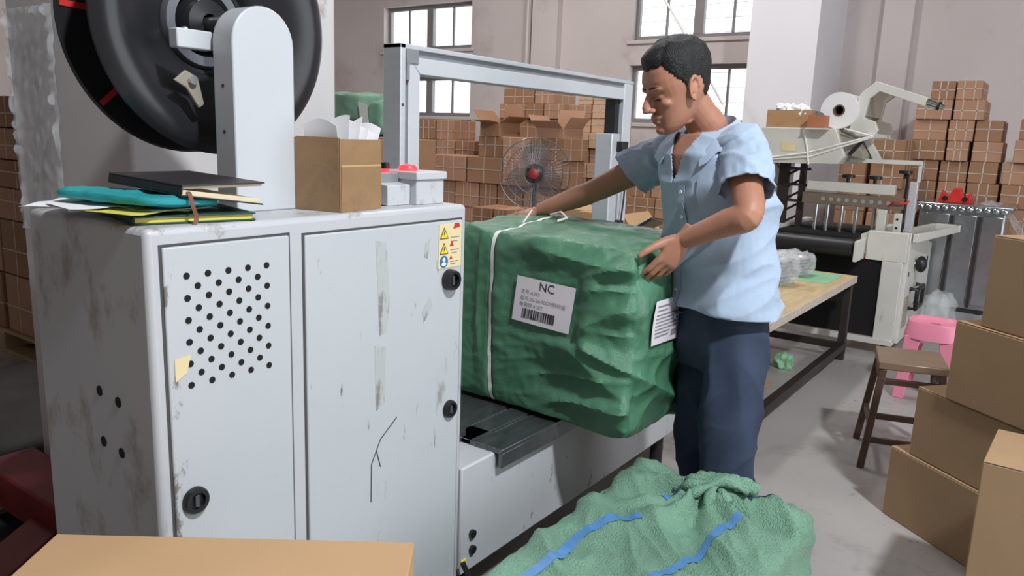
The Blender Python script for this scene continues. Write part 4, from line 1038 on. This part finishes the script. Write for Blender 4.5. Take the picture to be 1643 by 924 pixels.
# dark lattice upright at the left
for (y, w) in ((1.80, .035), (1.66, .02)): MB().box(6.05, 6.10, y-w, y+w, .75, 1.33).build('lattice_post', 'dark_steel', LS)
for k in range(5): MB().tube([(6.07, 1.77, .84+.09*k), (6.07, 1.67, .90+.09*k)], .010, 6).build('lattice_bar', 'dark_steel', LS)
for k in range(3): MB().box(6.04, 6.06, 1.60, 1.80, 1.0+.12*k, 1.02+.12*k).build('lattice_bar', 'dark_steel', LS)
eb = MB().box(6.15, 6.5, 1.85, 2.15, .98, 1.36).build('electric_box', 'column_white', LS, .004)
MB().tube(cr([(6.14, 1.90, 1.30), (6.10, 1.84, 1.22), (6.12, 1.86, 1.12), (6.14, 1.95, 1.08)], 6), .007, 6).build('cable_loop', 'bar_brown', LS)
MB().box(6.17, 6.48, 1.87, 2.13, .10, .98).build('electric_cabinet', 'aluminium_dark', LS, .004)
# film trough
tg = MB().prism([(5.80, 1.92, 1.545), (5.80, 1.40, 1.545), (5.80, 1.32, 1.36), (5.80, 1.36, 1.30), (5.80, 1.92, 1.285)], (.62, 0, 0)).build('film_trough', 'beige_paint', LS, .005)
MB().prism([(5.86, 1.395, 1.53), (5.86, 1.325, 1.37), (5.86, 1.21, 1.34), (5.86, 1.21, 1.37), (5.86, 1.27, 1.47)], (.5, 0, 0)).build('trough_mouth', 'beige_dark', LS, .003)
MB().box(5.797, 5.799, 1.66, 1.76, 1.38, 1.44).build('faded_sticker', 'sticker_beige', LS)
for p in (((5.79, 1.92, 1.315), (5.79, 1.58, 1.37), (5.80, 1.16, 1.50)), ((5.79, 1.90, 1.305), (5.79, 1.55, 1.345), (5.80, 1.15, 1.495)), ((5.79, 1.62, 1.55), (5.79, 1.58, 1.42), (5.79, 1.555, 1.29)), ((5.80, 1.34, 1.545), (5.80, 1.15, 1.50))):
    MB().tube(p, .0065, 6).build('film_string', 'cord_white', LS)
MB().tube([(5.84, 1.22, 1.47), (5.84, 1.30, 1.37)], .013, 8).build('rubber_strut', 'black_plastic', LS)
# film roll and swan arm
fr = thing('film_roll', (6.0, 1.40, 1.546), 'white plastic film roll resting on the sealing machine trough', 'film roll')
fc = V(5.86, 1.405, 1.672)
MB().lathe([(.126, 0), (.126, .34), (.040, .34), (.040, 0)], fc, (1, 0, 0), 48, True).build('film', 'film_white', fr)
MB().lathe([(.0395, -.004), (.0395, .344), (.030, .344), (.030, -.004)], fc, (1, 0, 0), 28, True).build('core', 'core_brown', fr)
arm = [(1.335, 1.55), (1.29, 1.80), (1.19, 1.872), (.865, 1.765), (.875, 1.715), (1.17, 1.812), (1.235, 1.780), (1.255, 1.60), (1.20, 1.565), (1.15, 1.52), (1.17, 1.50), (1.30, 1.50)]
arm = [(1.335, 1.545), (1.285, 1.79), (1.19, 1.872), (.865, 1.765), (.872, 1.705), (1.165, 1.805), (1.225, 1.755), (1.245, 1.625), (1.17, 1.60), (1.145, 1.545), (1.16, 1.50), (1.28, 1.50)]
for (x, m) in ((5.90, 'beige_paint'), (6.46, 'beige_dark')):  # far arm in darker beige: its shade is put into the colour
    MB().prism([(x, y, z) for y, z in arm], (.045, 0, 0)).build('swan_arm', m, LS, .004)
MB().prism([(5.946, y, z) for y, z in ((1.28, 1.79), (1.19, 1.868), (1.16, 1.858), (1.235, 1.775), (1.25, 1.64), (1.30, 1.64))], (.513, 0, 0)).build('arm_web', 'beige_dark', LS)
MB().prism([(6.05, 1.23, 1.50), (6.05, 1.12, 1.33), (6.05, 1.17, 1.32), (6.05, 1.28, 1.50)], (.05, 0, 0)).build('arm_strut', 'beige_paint', LS, .003)
MB().cyl((5.90+.02, .865, 1.737), (5.92, .76, 1.70), .022, .016).build('arm_end', 'chrome', LS)
MB().cyl((5.90+.02, .80, 1.714), (5.92, .785, 1.708), .028).build('arm_collar', 'black_plastic', LS)
MB().box(5.88, 6.5, 1.16, 1.20, 1.49, 1.52).build('arm_pivot', 'beige_paint', LS, .003)
# cartons on the trough
oc2 = thing('open_carton', (5.97, 1.73, 1.546), 'open brown carton with white tissue on top of the sealing machine', 'carton')
q0 = V(5.82, 1.585, 1.546)
def open_box(par, q0, sx, sy, h, m, t=.005):
    MB().obox(q0, (t, 0, 0), (0, sy, 0), (0, 0, h)).build('carton_side', m, par)
    MB().obox(q0+V(sx-t, 0, 0), (t, 0, 0), (0, sy, 0), (0, 0, h)).build('carton_side', m, par)
    MB().obox(q0+V(t, 0, 0), (sx-2*t, 0, 0), (0, t, 0), (0, 0, h)).build('carton_side', m, par)
    MB().obox(q0+V(t, sy-t, 0), (sx-2*t, 0, 0), (0, t, 0), (0, 0, h)).build('carton_side', m, par)
    MB().obox(q0+V(t, t, 0), (sx-2*t, 0, 0), (0, sy-2*t, 0), (0, 0, t)).build('carton_bottom', m, par)
open_box(oc2, q0, .28, .31, .125, 'carton')
random.seed(31)
tis = MB()
for k in range(5):
    c = q0+V(.05+.15*random.random(), .06+.04*k, .11+.025*random.random())
    e = soft_box((-.045, -.04, -.03), (.045, .04, .035), (10, 10, 8), 3, lambda w, n, q: w+n*(.03*nz(w.x*40+k, w.y*40, w.z*40))); e.v = [p+c for p in e.v]; tis.add(e.v, e.f)
tag(tis.build('white_tissue', 'paper_white'), 'crumpled white tissue heaped in the open carton on the sealing machine', 'tissue')
oc3 = thing('open_carton', (5.95, 1.51, 1.546), 'small orange brown carton beside the film roll', 'carton')
open_box(oc3, V(5.815, 1.548, 1.546), .035, .03, .07, 'orange_carton', .003) if False else open_box(oc3, V(5.70, 1.455, 1.5465), .13, .115, .085, 'orange_carton')
MB().box(5.70, 5.86, 1.44, 1.58, 1.535, 1.5455).build('trough_shelf', 'beige_paint', LS)
cl = soft_box((-.05, -.05, 0), (.05, .05, .075), (12, 12, 10), 3, lambda w, n, q: w+n*(.03*nz(w.x*30, w.y*30, w.z*30)))
cl.v = [p+V(5.765, 1.513, 1.562) for p in cl.v]
tag(cl.build('grey_cloth', 'grey_cloth'), 'dark grey cloth stuffed in the small orange brown carton', 'cloth')

# ------------------------------------------------------------------ shrink tunnel behind
TN = thing('shrink_tunnel', (7.3, .65, 0), 'silver shrink tunnel hung with clear plastic at the right', 'machine')
MB().box(7.05, 7.68, .36, .98, .0, .18).build('tunnel_base', 'dark_steel', TN)
MB().box(7.05, 7.68, .38, .98, .18, .985).build('tunnel_body', 'silver_sheet', TN, .01)
MB().box(7.02, 7.70, .34, 1.0, .985, 1.01).build('tunnel_top', 'silver_sheet', TN, .006)
for k in range(11): MB().ell((7.015, .97-.058*k, .975), (.018, .026, .026)).build('foil_bead', 'chrome', TN)
for (y0, y1) in ((.39, .53), (.57, .72), (.76, .96)): MB().box(7.035, 7.05, y0, y1, .22, .93).build('curtain_strip', 'silver_sheet', TN, .004)
for y in (.55, .74): MB().box(7.028, 7.05, y-.012, y+.012, .20, .92).build('curtain_rod', 'dark_steel', TN)
gr = []
for i in range(22):
    row = []
    for j in range(16):
        u_, w_ = i/21, j/15
        y = .56-.36*u_; z = 1.015-.05*u_-(.55*max(0, u_-.3)**1.5)
        row.append(V(7.0+.55*w_, y+.01*nz(i*.4, j*.5), z+.022*nz(i*.7, j*.6, 2)+.012))
    gr.append(row)
sheet(gr, .003, (0, 0, 1)).build('plastic_sheet', 'clear_film', TN)
gr = [[V(7.0-.01*math.sin(i*.8), .95-.55*i/20, .02+.14*j/6+.01*nz(i*.6, j*.6)) for i in range(21)] for j in range(7)]
sheet(gr, .002, (-1, 0, 0)).build('plastic_skirt', 'clear_film', TN)
for (x, y, w) in ((6.83, .70, .10), (6.60, .72, .09)):
    t = tag(soft_box((x-w, y-.09, .12), (x+w, y+.09, .44), (14, 12, 14), 4, lambda w_, n, q: w_+n*(.03*nz(w_.x*20, w_.y*20, w_.z*16))).build('plastic_bag', 'clear_wrap'), 'clear plastic bag beside the shrink tunnel, %s' % ('nearer the tunnel' if x > 6.7 else 'nearer the sealing machine'), 'plastic bag')
    t.location.z = .002
rc = thing('red_clamp', (7.3, .72, 1.0105), 'small red cast clamp lying on top of the shrink tunnel', 'clamp')
cy_ = .74
MB().prism([(7.15, cy_+dy, 1.0105+dz) for dy, dz in ((.13, 0), (.11, .10), (.06, .05), (.03, .12), (-.02, .12), (-.05, .05), (-.09, .09), (-.12, 0))], (.08, 0, 0)).build('clamp_body', 'red_paint', rc, .006)
for y in (cy_+.08, cy_-.06): MB().cyl((7.13, y, 1.045), (7.15, y, 1.045), .02).build('bolt', 'hole_black', rc)

# ------------------------------------------------------------------ stools
WS = thing('wooden_stool', (3.8, .5, 0), 'dark wooden stool with crossbars beside the leaning carton stack', 'stool')
sa = V(3.66, .585, 0); su = V(.30, .075, 0); sv = V(.085, -.27, 0)
MB().obox(sa+UP*.455, su, sv, UP*.035).build('seat', 'wood_top', WS, .005)
corner = {}
for i in (0, 1):
    for j in (0, 1):
        tp_ = sa+su*(.06+.88*i)+sv*(.08+.84*j); out = (tp_-(sa+su*.5+sv*.5)).normalized()*.075
        a_, b_ = su.normalized()*.030, sv.normalized()*.030
        b0 = tp_+out; corner[i, j] = (b0, tp_)
        MB().loft([[b0-a_*.5-b_*.5, b0+a_*.5-b_*.5, b0+a_*.5+b_*.5, b0-a_*.5+b_*.5], [tp_+UP*.455-a_*.5-b_*.5, tp_+UP*.455+a_*.5-b_*.5, tp_+UP*.455+a_*.5+b_*.5, tp_+UP*.455-a_*.5+b_*.5]]).build('leg', 'wood_dark', WS, .003)
def at_leg(k, z): b0, t0 = corner[k]; return b0+(t0+UP*.455-b0)*(z/.455)
for (k1, k2, zz) in (((0, 0), (0, 1), (.13, .24, .40)), ((1, 0), (1, 1), (.13, .40)), ((0, 0), (1, 0), (.19, .41)), ((0, 1), (1, 1), (.19, .41))):
    for z in zz:
        p, q = at_leg(k1, z), at_leg(k2, z); d = (q-p); n_ = d.normalized().cross(UP)*.010
        MB().obox(p-n_-UP*.012, d, n_*2, UP*.026).build('stretcher', 'wood_dark', WS, .002)
PS = thing('pink_stool', (5.0, .52, 0), 'pink plastic stool behind the wooden stool', 'stool')
pc = V(4.98, .53, 0)
def sq(z, r, p=3.2, n=40):
    return [pc+V(r*math.copysign(abs(math.cos(t))**(2/p), math.cos(t)), r*math.copysign(abs(math.sin(t))**(2/p), math.sin(t)), z) for t in [2*math.pi*i/n for i in range(n)]]
MB().loft([sq(.36, .150), (sq(.44, .138)), sq(.455, .132), sq(.455, .112), sq(.440, .100), sq(.435, .03), sq(.425, .03), sq(.43, .125), sq(.36, .143)], cap=False).build('seat', 'pink_plastic', PS)
for i in range(4):
    t = math.pi/4+math.pi/2*i; d = V(math.cos(t), math.sin(t), 0); e = V(-d.y, d.x, 0)
    rg = []
    for (z, r, w) in ((.0, .205, .040), (.18, .190, .046), (.37, .172, .062)):
        c = pc+d*r+UP*z; rg.append([c+e*w-d*w*.75, c+d*.012, c-e*w-d*w*.75, c-e*w*.8-d*(w*.75+.012), c-d*.010, c+e*w*.8-d*(w*.75+.012)])
    MB().loft(rg).build('leg', 'pink_plastic', PS, .003)
tb = thing('loose_cord', (6.9, 3.4, 0), 'thin pale cord hanging diagonally across the window behind the man', 'cord')
# ------------------------------------------------------------------ piles of strapped cartons
def px(x, y, X):
    r = RV*((x-821.5)/1240)+DV*((y-462)/1240)+FV
    return V(0, 0, 1.42)+r*(X/r.x)
STRAPS = {}
def strapped(name_label, X, y0, y1, z0, z1, dep, m, group, strap=True, tilt=0.0):
    jit = random.uniform(-.015, .015)
    o = MB().box(X+jit, X+dep+jit, y0+.004, y1-.004, z0, z1-.002).build('carton', m, None, .006)
    tag(o, name_label, 'carton', group)
    if strap:
        s = MB(); w = .0045; e = .0025; xa, xb, ya, yb = X+jit-e, X+dep+jit+e, y0+.004-e, y1-.004+e
        for f in ((.30, .70), (.5,), (.26, .72), (.34, .62))[random.randrange(4)]:
            yy = y0+(y1-y0)*f
            s.box(xa, xa+e*.8, yy-w, yy+w, z0, z1); 
            xx = X+dep*f; s.box(xx-w, xx+w, ya, ya+e*.8, z0, z1)
        zz = z0+(z1-z0)*random.choice((.52, .45, .58))
        s.box(xa, xa+e*.8, ya, yb, zz-w*.8, zz+w*.8); s.box(xa, xb, ya, ya+e*.8, zz-w*.8, zz+w*.8)
        s.build('packing_strap', 'strap_far', o)
    return o
def pile(desc, group, X, rows, ref_x, dep=.45, mats=('carton_far', 'carton_far_dark'), fill=True):
    """rows: (top y, bottom y, [(left x, right x), ...]) read off the pile face at depth X; filled down to the floor"""
    random.seed(int(X*10)+len(rows)); zlow = None; last = None; cnt = 0
    allr = []
    for (ya, yb, cells) in rows:
        z1, z0 = px(ref_x, ya, X).z, px(ref_x, yb, X).z
        ym = (ya+yb)/2
        allr.append((z0, z1, [(px(b, ym, X).y, px(a, ym, X).y) for a, b in cells]))
        last = (z0, z1, allr[-1][2])
    z0, z1, cells = last; h = max(.26, z1-z0)
    k = max(1, round(z0/h)); h = z0/k
    if fill:
        for i in range(k): allr.append((z0-h*(i+1), z0-h*i, cells))
    for ri, (a, b, cells) in enumerate(allr):
        b_up = a
        for ci, (p, q) in enumerate(cells):
            where = '%s row down, %s from the left' % (ORD[ri], ORD[ci]) if len(cells) > 1 else '%s row down' % ORD[ri]
            strapped('carton in %s, %s' % (desc, where), X+(.0 if ri % 2 else .02), p, q, a, b, dep, random.choice(mats), group)
def bridge(rows): return rows
# right hand pile by the wall
pile('pile behind the sealing machine', 'strapped cartons piled behind the sealing machine', 7.75,
     [(129, 160, [(1493, 1533), (1534, 1577)]), (160, 192, [(1470, 1528), (1530, 1581)]), (192, 226, [(1464, 1519), (1521, 1563), (1564, 1610)]),
      (226, 258, [(1460, 1516), (1518, 1554), (1559, 1609)]), (258, 292, [(1459, 1504), (1506, 1552), (1553, 1601)]), (292, 326, [(1457, 1500), (1502, 1548), (1549, 1602)])], 1530, .48)
pile('the stack at the right edge', 'strapped cartons at the right edge', 7.70,
     [(190, 224, [(1636, 1690)]), (224, 261, [(1626, 1690)]), (261, 297, [(1607, 1660)]), (297, 335, [(1604, 1665)])], 1620, .46)
pile('the low pile under the swan arm', 'strapped cartons under the swan arm', 7.3,
     [(223, 262, [(1398, 1452)]), (262, 302, [(1345, 1388), (1394, 1450)]), (302, 342, [(1340, 1388), (1392, 1448)])], 1420, .42)
# pile seen through the arch, three terraces deep
pile('the rear terrace beyond the arch', 'strapped cartons, rear terrace', 7.6,
     [(141, 166, [(807, 856), (857, 890)]), (166, 190, [(800, 842), (843, 872), (873, 906)]), (190, 222, [(782, 826), (827, 862), (863, 905)]),
      (222, 252, [(780, 822), (823, 862), (863, 908)]), (252, 284, [(776, 820), (821, 862), (863, 910)])], 840, .46)
pile('the right terrace beyond the arch', 'strapped cartons, right-hand terrace', 7.1,
     [(152, 168, [(926, 950), (951, 984)]), (168, 190, [(915, 948), (949, 984)]), (190, 213, [(914, 946), (947, 985)]), (213, 238, [(912, 944), (945, 986)]), (238, 262, [(910, 942), (943, 986)]), (262, 286, [(908, 940), (941, 986)])], 950, .38, ('carton_far_light', 'carton_far_light', 'carton_far'))
pile('the left terrace beyond the arch', 'strapped cartons, left terrace', 7.0,
     [(192, 224, [(668, 697), (698, 726)]), (224, 250, [(666, 700), (701, 730), (731, 762)]), (250, 282, [(664, 700), (701, 733), (734, 766)])], 710, .42)
pile('the middle terrace beyond the arch', 'strapped cartons, middle terrace', 6.5,
     [(218, 252, [(764, 803), (804, 850), (851, 905)]), (252, 294, [(692, 748), (750, 806), (807, 850), (851, 900)]), (294, 335, [(690, 728), (729, 767), (768, 795), (796, 836), (837, 884)])], 780, .45)
pile('the front row beyond the arch', 'strapped cartons, front row', 5.9,
     [(334, 362, [(756, 787), (788, 812)])], 785, .40)
pile('the pile behind the man', 'strapped cartons behind the man', 6.6,
     [(288, 318, [(1008, 1042), (1043, 1098)]), (318, 350, [(1006, 1050), (1051, 1100)])], 1050, .42)
# extra cartons on the terraces
def loose(x0, x1, ya, yb, X, m, label, dep=.4, sup=None):
    p, q = px(x0, (ya+yb)/2, X), px(x1, (ya+yb)/2, X); z1, z0 = px((x0+x1)/2, ya, X).z, px((x0+x1)/2, yb, X).z
    if sup is not None: z1 += sup-z0; z0 = sup
    return strapped(label, X, q.y, p.y, z0, z1, dep, m, None)
# dark open tray carton and open-flap cartons on the pile
top_mid = px(780, 218, 6.5).z
def flap_box(label, X, x0, x1, ybot, h, m, z0=None, dep=.38, lean=.6):
    y1, y0 = px(x0, ybot, X).y, px(x1, ybot, X).y; z0 = px((x0+x1)/2, ybot, X).z if z0 is None else z0
    t = thing('open_carton', (X+dep/2, (y0+y1)/2, z0), label, 'carton')
    open_box(t, V(X, y0, z0), dep, y1-y0, h, m, .008)
    MB().obox(V(X-.001, y0+.01, z0+h), V(-.16*lean, 0, .16*(1-lean)), V(0, y1-y0-.02, 0), V(0, 0, .006)).build('flap', m, t)
    MB().obox(V(X+.01, y0, z0+h), V(dep-.02, 0, 0), V(0, -.13*lean, .13*(1-lean)+.05), V(0, 0, .006)).build('flap', m, t)
    MB().obox(V(X+.01, y1, z0+h), V(dep-.02, 0, 0), V(0, .10, .12), V(0, 0, .006)).build('flap', m, t)
    MB().obox(V(X+dep, y0+.01, z0+h), V(.05, 0, .18), V(0, y1-y0-.02, 0), V(0, 0, .006)).build('flap', m, t)
    return t
flap_box('open carton with raised flaps on the middle terrace behind the fan', 6.52, 858, 903, 218, .10, 'carton_far', top_mid)
flap_box('dark open carton with crumpled wrap on the middle terrace left of the fan', 6.52, 770, 800, 218, .14, 'carton_far_dark', top_mid, lean=.9)
# cartons just behind the arch foot
cb_ = MB().box(3.98, 4.32, 2.24, 2.56, .0, 1.0).build('carton', 'carton_light', None, .005); tag(cb_, 'upright light brown carton with a red tape corner behind the far hand', 'carton')
MB().prism([(3.978, 2.54, .995), (3.978, 2.50, .998), (3.978, 2.40, .90), (3.978, 2.43, .89)], (-.001, 0, 0)).build('red_tape', 'red_paint', cb_)
tag(MB().box(3.70, 3.94, 2.04, 2.20, 0, 1.02).build('carton', 'carton', None, .005), 'tall narrow brown carton beside the arch foot', 'carton')
flap_box('open carton with spread flaps behind the arch foot, beside the man\'s belly', 4.25, 1018, 1072, 392, .14, 'carton_light', .70, lean=.8)
tag(MB().cbox((4.46, 2.01, 0), .40, .34, .698).build('carton', 'carton_dull', None, .005), 'closed carton carrying the open carton beside the man\'s belly', 'carton')
flap_box('open carton half hidden by the man\'s shirt front', 4.75, 1082, 1112, 388, .16, 'carton_light', .5752, lean=.7, dep=.30)
tag(MB().cbox((4.69, 1.93-.04, 0), .38, .30, .718).build('carton', 'carton_dull', None, .005), 'closed carton under the open carton half hidden by the shirt', 'carton') if False else None
# keyboard leaning on the arch foot
kb = thing('keyboard', (3.28, 1.61, .96), 'keyboard with pale keys leaning against the arch foot', 'keyboard')
ko = V(3.20, 1.68, .962); kx = V(.06, -.14, .10); ky = V(.05, .02, .03)*1.0; kn = kx.cross(ky).normalized()
ky = V(.16, .02, -.03)
kn = kx.cross(ky).normalized(); kn = kn if kn.z > 0 else -kn
MB().obox(ko, kx, ky, kn*.014).build('case', 'black_plastic', kb, .003)
for i in range(5):
    for j in range(7):
        MB().obox(ko+kx*(.06+.18*i)+ky*(.05+.13*j)+kn*.014, kx*.13, ky*.095, kn*.006).build('key', 'key_grey', kb)
tag(MB().box(3.17, 3.43, 1.50, 1.76, 0, .93).build('carton', 'carton_dull', None, .005), 'closed brown carton under the keyboard behind the parcel', 'carton')
# ------------------------------------------------------------------ fan
FA = thing('pedestal_fan', (5.2, 3.53, 0), 'wire caged pedestal fan with a red hub in front of the cartons', 'fan')
fc = V(5.2, 3.52, 1.12); fd = V(-.86, -.50, .05).normalized(); fa, fb = perp(fd)
MB().lathe([(.22, 0), (.22, .03), (.05, .05), (.03, .06)], (5.30, 3.58, 0), (0, 0, 1), 32).build('base', 'fan_blade', FA)
MB().cyl((5.30, 3.58, .05), (5.30, 3.58, 1.0), .020).build('pole', 'fan_grey', FA)
MB().lathe([(.03, -.02), (.075, 0), (.085, .10), (.06, .17), (.02, .18)], fc-fd*.05, -fd, 24).build('motor', 'fan_blade', FA)
MB().tube([(5.30, 3.58, .98), fc-fd*.12-UP*.06, fc-fd*.12], .022).build('neck', 'fan_blade', FA)
RF = .285; cg = MB()
for s in (1, -1):
    for rr, hh in ((RF, 0), (RF*.8, .045), (RF*.55, .07), (RF*.28, .08)):
        cg.tube([fc+fd*(s*hh)+fa*(rr*math.cos(t))+fb*(rr*math.sin(t)) for t in [2*math.pi*i/48 for i in range(49)]], .0022 if rr < RF else .005, 5, cap=False)
    for i in range(56):
        t = 2*math.pi*i/56; d = fa*math.cos(t)+fb*math.sin(t)
        cg.tube([fc+fd*(s*.08)+d*RF*.28, fc+fd*(s*.07)+d*RF*.55, fc+fd*(s*.045)+d*RF*.8, fc+d*RF], .0016, 4)
tag(cg.build('cage', 'fan_grey', FA))
MB().lathe([(.042, 0), (.038, .018), (.015, .026)], fc+fd*.078, fd, 24).build('hub_cap', 'fan_red', FA)
for i in range(3):
    t = 2*math.pi*i/3+.5; d = fa*math.cos(t)+fb*math.sin(t); e = fd.cross(d)
    gr = []
    for k in range(7):
        r = .04+.20*k/6; w = .035+.075*math.sin(math.pi*(.15+.75*k/6))
        gr.append([fc+d*r+e*(w*u_)+fd*(.035*u_) for u_ in (-1, -.5, 0, .5, 1)])
    sheet(gr, .003, fd).build('blade', 'fan_smoke', FA)
# ------------------------------------------------------------------ green bundles behind the pillar
def bundle(lo, hi, label, seed):
    return tag(soft_box(lo, hi, (18, 18, 16), 6, lambda w, n, q: w+n*(.012*nz(w.x*9+seed, w.y*9, w.z*9)+.012*(ridge(w.x*3, w.y*3, w.z*9+seed)-.3))).build('green_bundle', 'green_weave_light'), label, 'bundle')
tag(MB().box(4.0, 4.6, 4.05, 4.7, 0, .70).build('carton', 'carton_far', None, .006), 'large brown carton under the green bundles behind the pillar', 'carton')
tag(MB().box(4.0, 4.6, 4.05, 4.7, .702, 1.36).build('carton', 'carton_far_dark', None, .006), 'large brown carton directly below the green bundles', 'carton')
bundle((4.02, 4.26, 1.372), (4.5, 4.66, 1.455), 'flattened green bundle under the other two behind the taped carton', 1)
bundle((4.02, 4.27, 1.475), (4.5, 4.62, 1.69), 'rounded green woven bundle beside the white pillar', 2)
bundle((4.05, 4.085, 1.372), (4.4, 4.25, 1.63), 'narrow green woven bundle between the pillar and the arch', 3)
gr = [[V(4.025-.004*j, 4.262-.09*i/6+.01*j/6, 1.40+.22*j/6-.03*i/6) for i in range(7)] for j in range(7)]
tag(sheet(gr, .001, (-1, 0, 0)).build('paper_sheet', 'paper_white'), 'white paper sheet hanging between the green bundles', 'paper')
# ------------------------------------------------------------------ left edge: cartons on a pallet, red pallet truck, plastic
PA = thing('pallet', (2.2, 5.2, 0), 'wooden pallet under the cartons at the left edge', 'pallet')
for k in range(6): MB().box(1.93+.11*k, 2.02+.11*k, 4.5, 5.95, .125, .145).build('deck_board', 'pallet_wood', PA)
for y in (4.5, 5.18, 5.85): MB().box(1.93, 2.57, y, y+.10, .02, .125).build('bearer', 'pallet_wood', PA)
for k in range(2): MB().box(1.93+.5*k, 2.03+.5*k, 4.5, 5.95, 0, .02).build('base_board', 'pallet_wood', PA)
random.seed(9)
zz = [.146, .50, .83, 1.02, 1.18, 1.36, 1.54]
for k in range(6):
    for c, (ya, yb) in enumerate(((4.52, 5.15), (5.17, 5.85))):
        strapped('strapped carton on the pallet left of the pillar, %s layer up, %s' % (ORD[k], ('by the pillar', 'by the edge')[c]), 1.95, ya, yb, zz[k], zz[k+1]-.004, .55, ('carton_far', 'carton_far_dark')[(k+c) % 2], 'cartons on the pallet left of the pillar')
TR = thing('pallet_truck', (.95, 2.8, 0), 'red pallet truck standing in shadow left of the machine', 'pallet truck')
for k in (0, 1):
    o_ = V(.55+.24*k*1.0, 2.62-.32*k, .0735)
    MB().obox(o_, V(.8, .6, 0)*(.62-.24*k), V(-.6, .8, 0)*.14, (0, 0, .05)).build('fork', 'truck_red', TR, .006)
    q_ = o_+V(.02, .12, -.03); MB().cyl(q_, q_+V(-.05, .067, 0), .04).build('roller', 'black_plastic', TR)
MB().box(1.02, 1.20, 2.42, 3.05, .06, .20).build('truck_body', 'truck_red', TR, .01)
tag(MB().box(.10, 1.24, 1.75, 3.12, 0, .003).build('rubber_mat', 'mat_dark'), 'dark rubber mat on the floor left of the machine', 'mat')  # dark sheet on the floor, its colour standing in for shade
tag(soft_box((.85, 3.16, 0), (1.88, 4.35, .16), (20, 20, 8), 6, lambda w, n, q: V(0, 0, 0)+w+n*(.03*nz(w.x*5, w.y*5, w.z*6))).build('dark_tarpaulin', 'tarp_dark'), 'dark tarpaulin covered load on the floor left of the machine', 'tarpaulin')  # low dark load, added to deepen the shade in this corner
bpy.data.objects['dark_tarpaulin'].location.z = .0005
# plastic film hung on the pillar
gr = []
for j in range(60):
    row = []
    for i in range(26):
        u_, w_ = i/25, j/59
        y = 3.06-.33*u_; z = 1.78-.75*w_
        edge = math.exp(-((u_-.06)/.05)**2)+math.exp(-((u_-.92)/.06)**2)+.6*math.exp(-((w_-.02)/.03)**2)
        row.append(V(1.238-.012*abs(nz(i*.35, j*.22))-.034*edge*abs(nz(i*.6, j*.28, 4)), y+.012*nz(j*.2, 3), z))
    gr.append(row)
sheet(gr, .0015, (-1, 0, 0)).build('plastic_film', 'clear_film', pil)
tb2 = MB().tube(cr([px(1062, -8, 7.6), px(1088, 35, 7.6), px(1120, 95, 7.6), px(1160, 168, 7.6)], 8), .013, 6).build('cord_line', 'cord_white', tb)
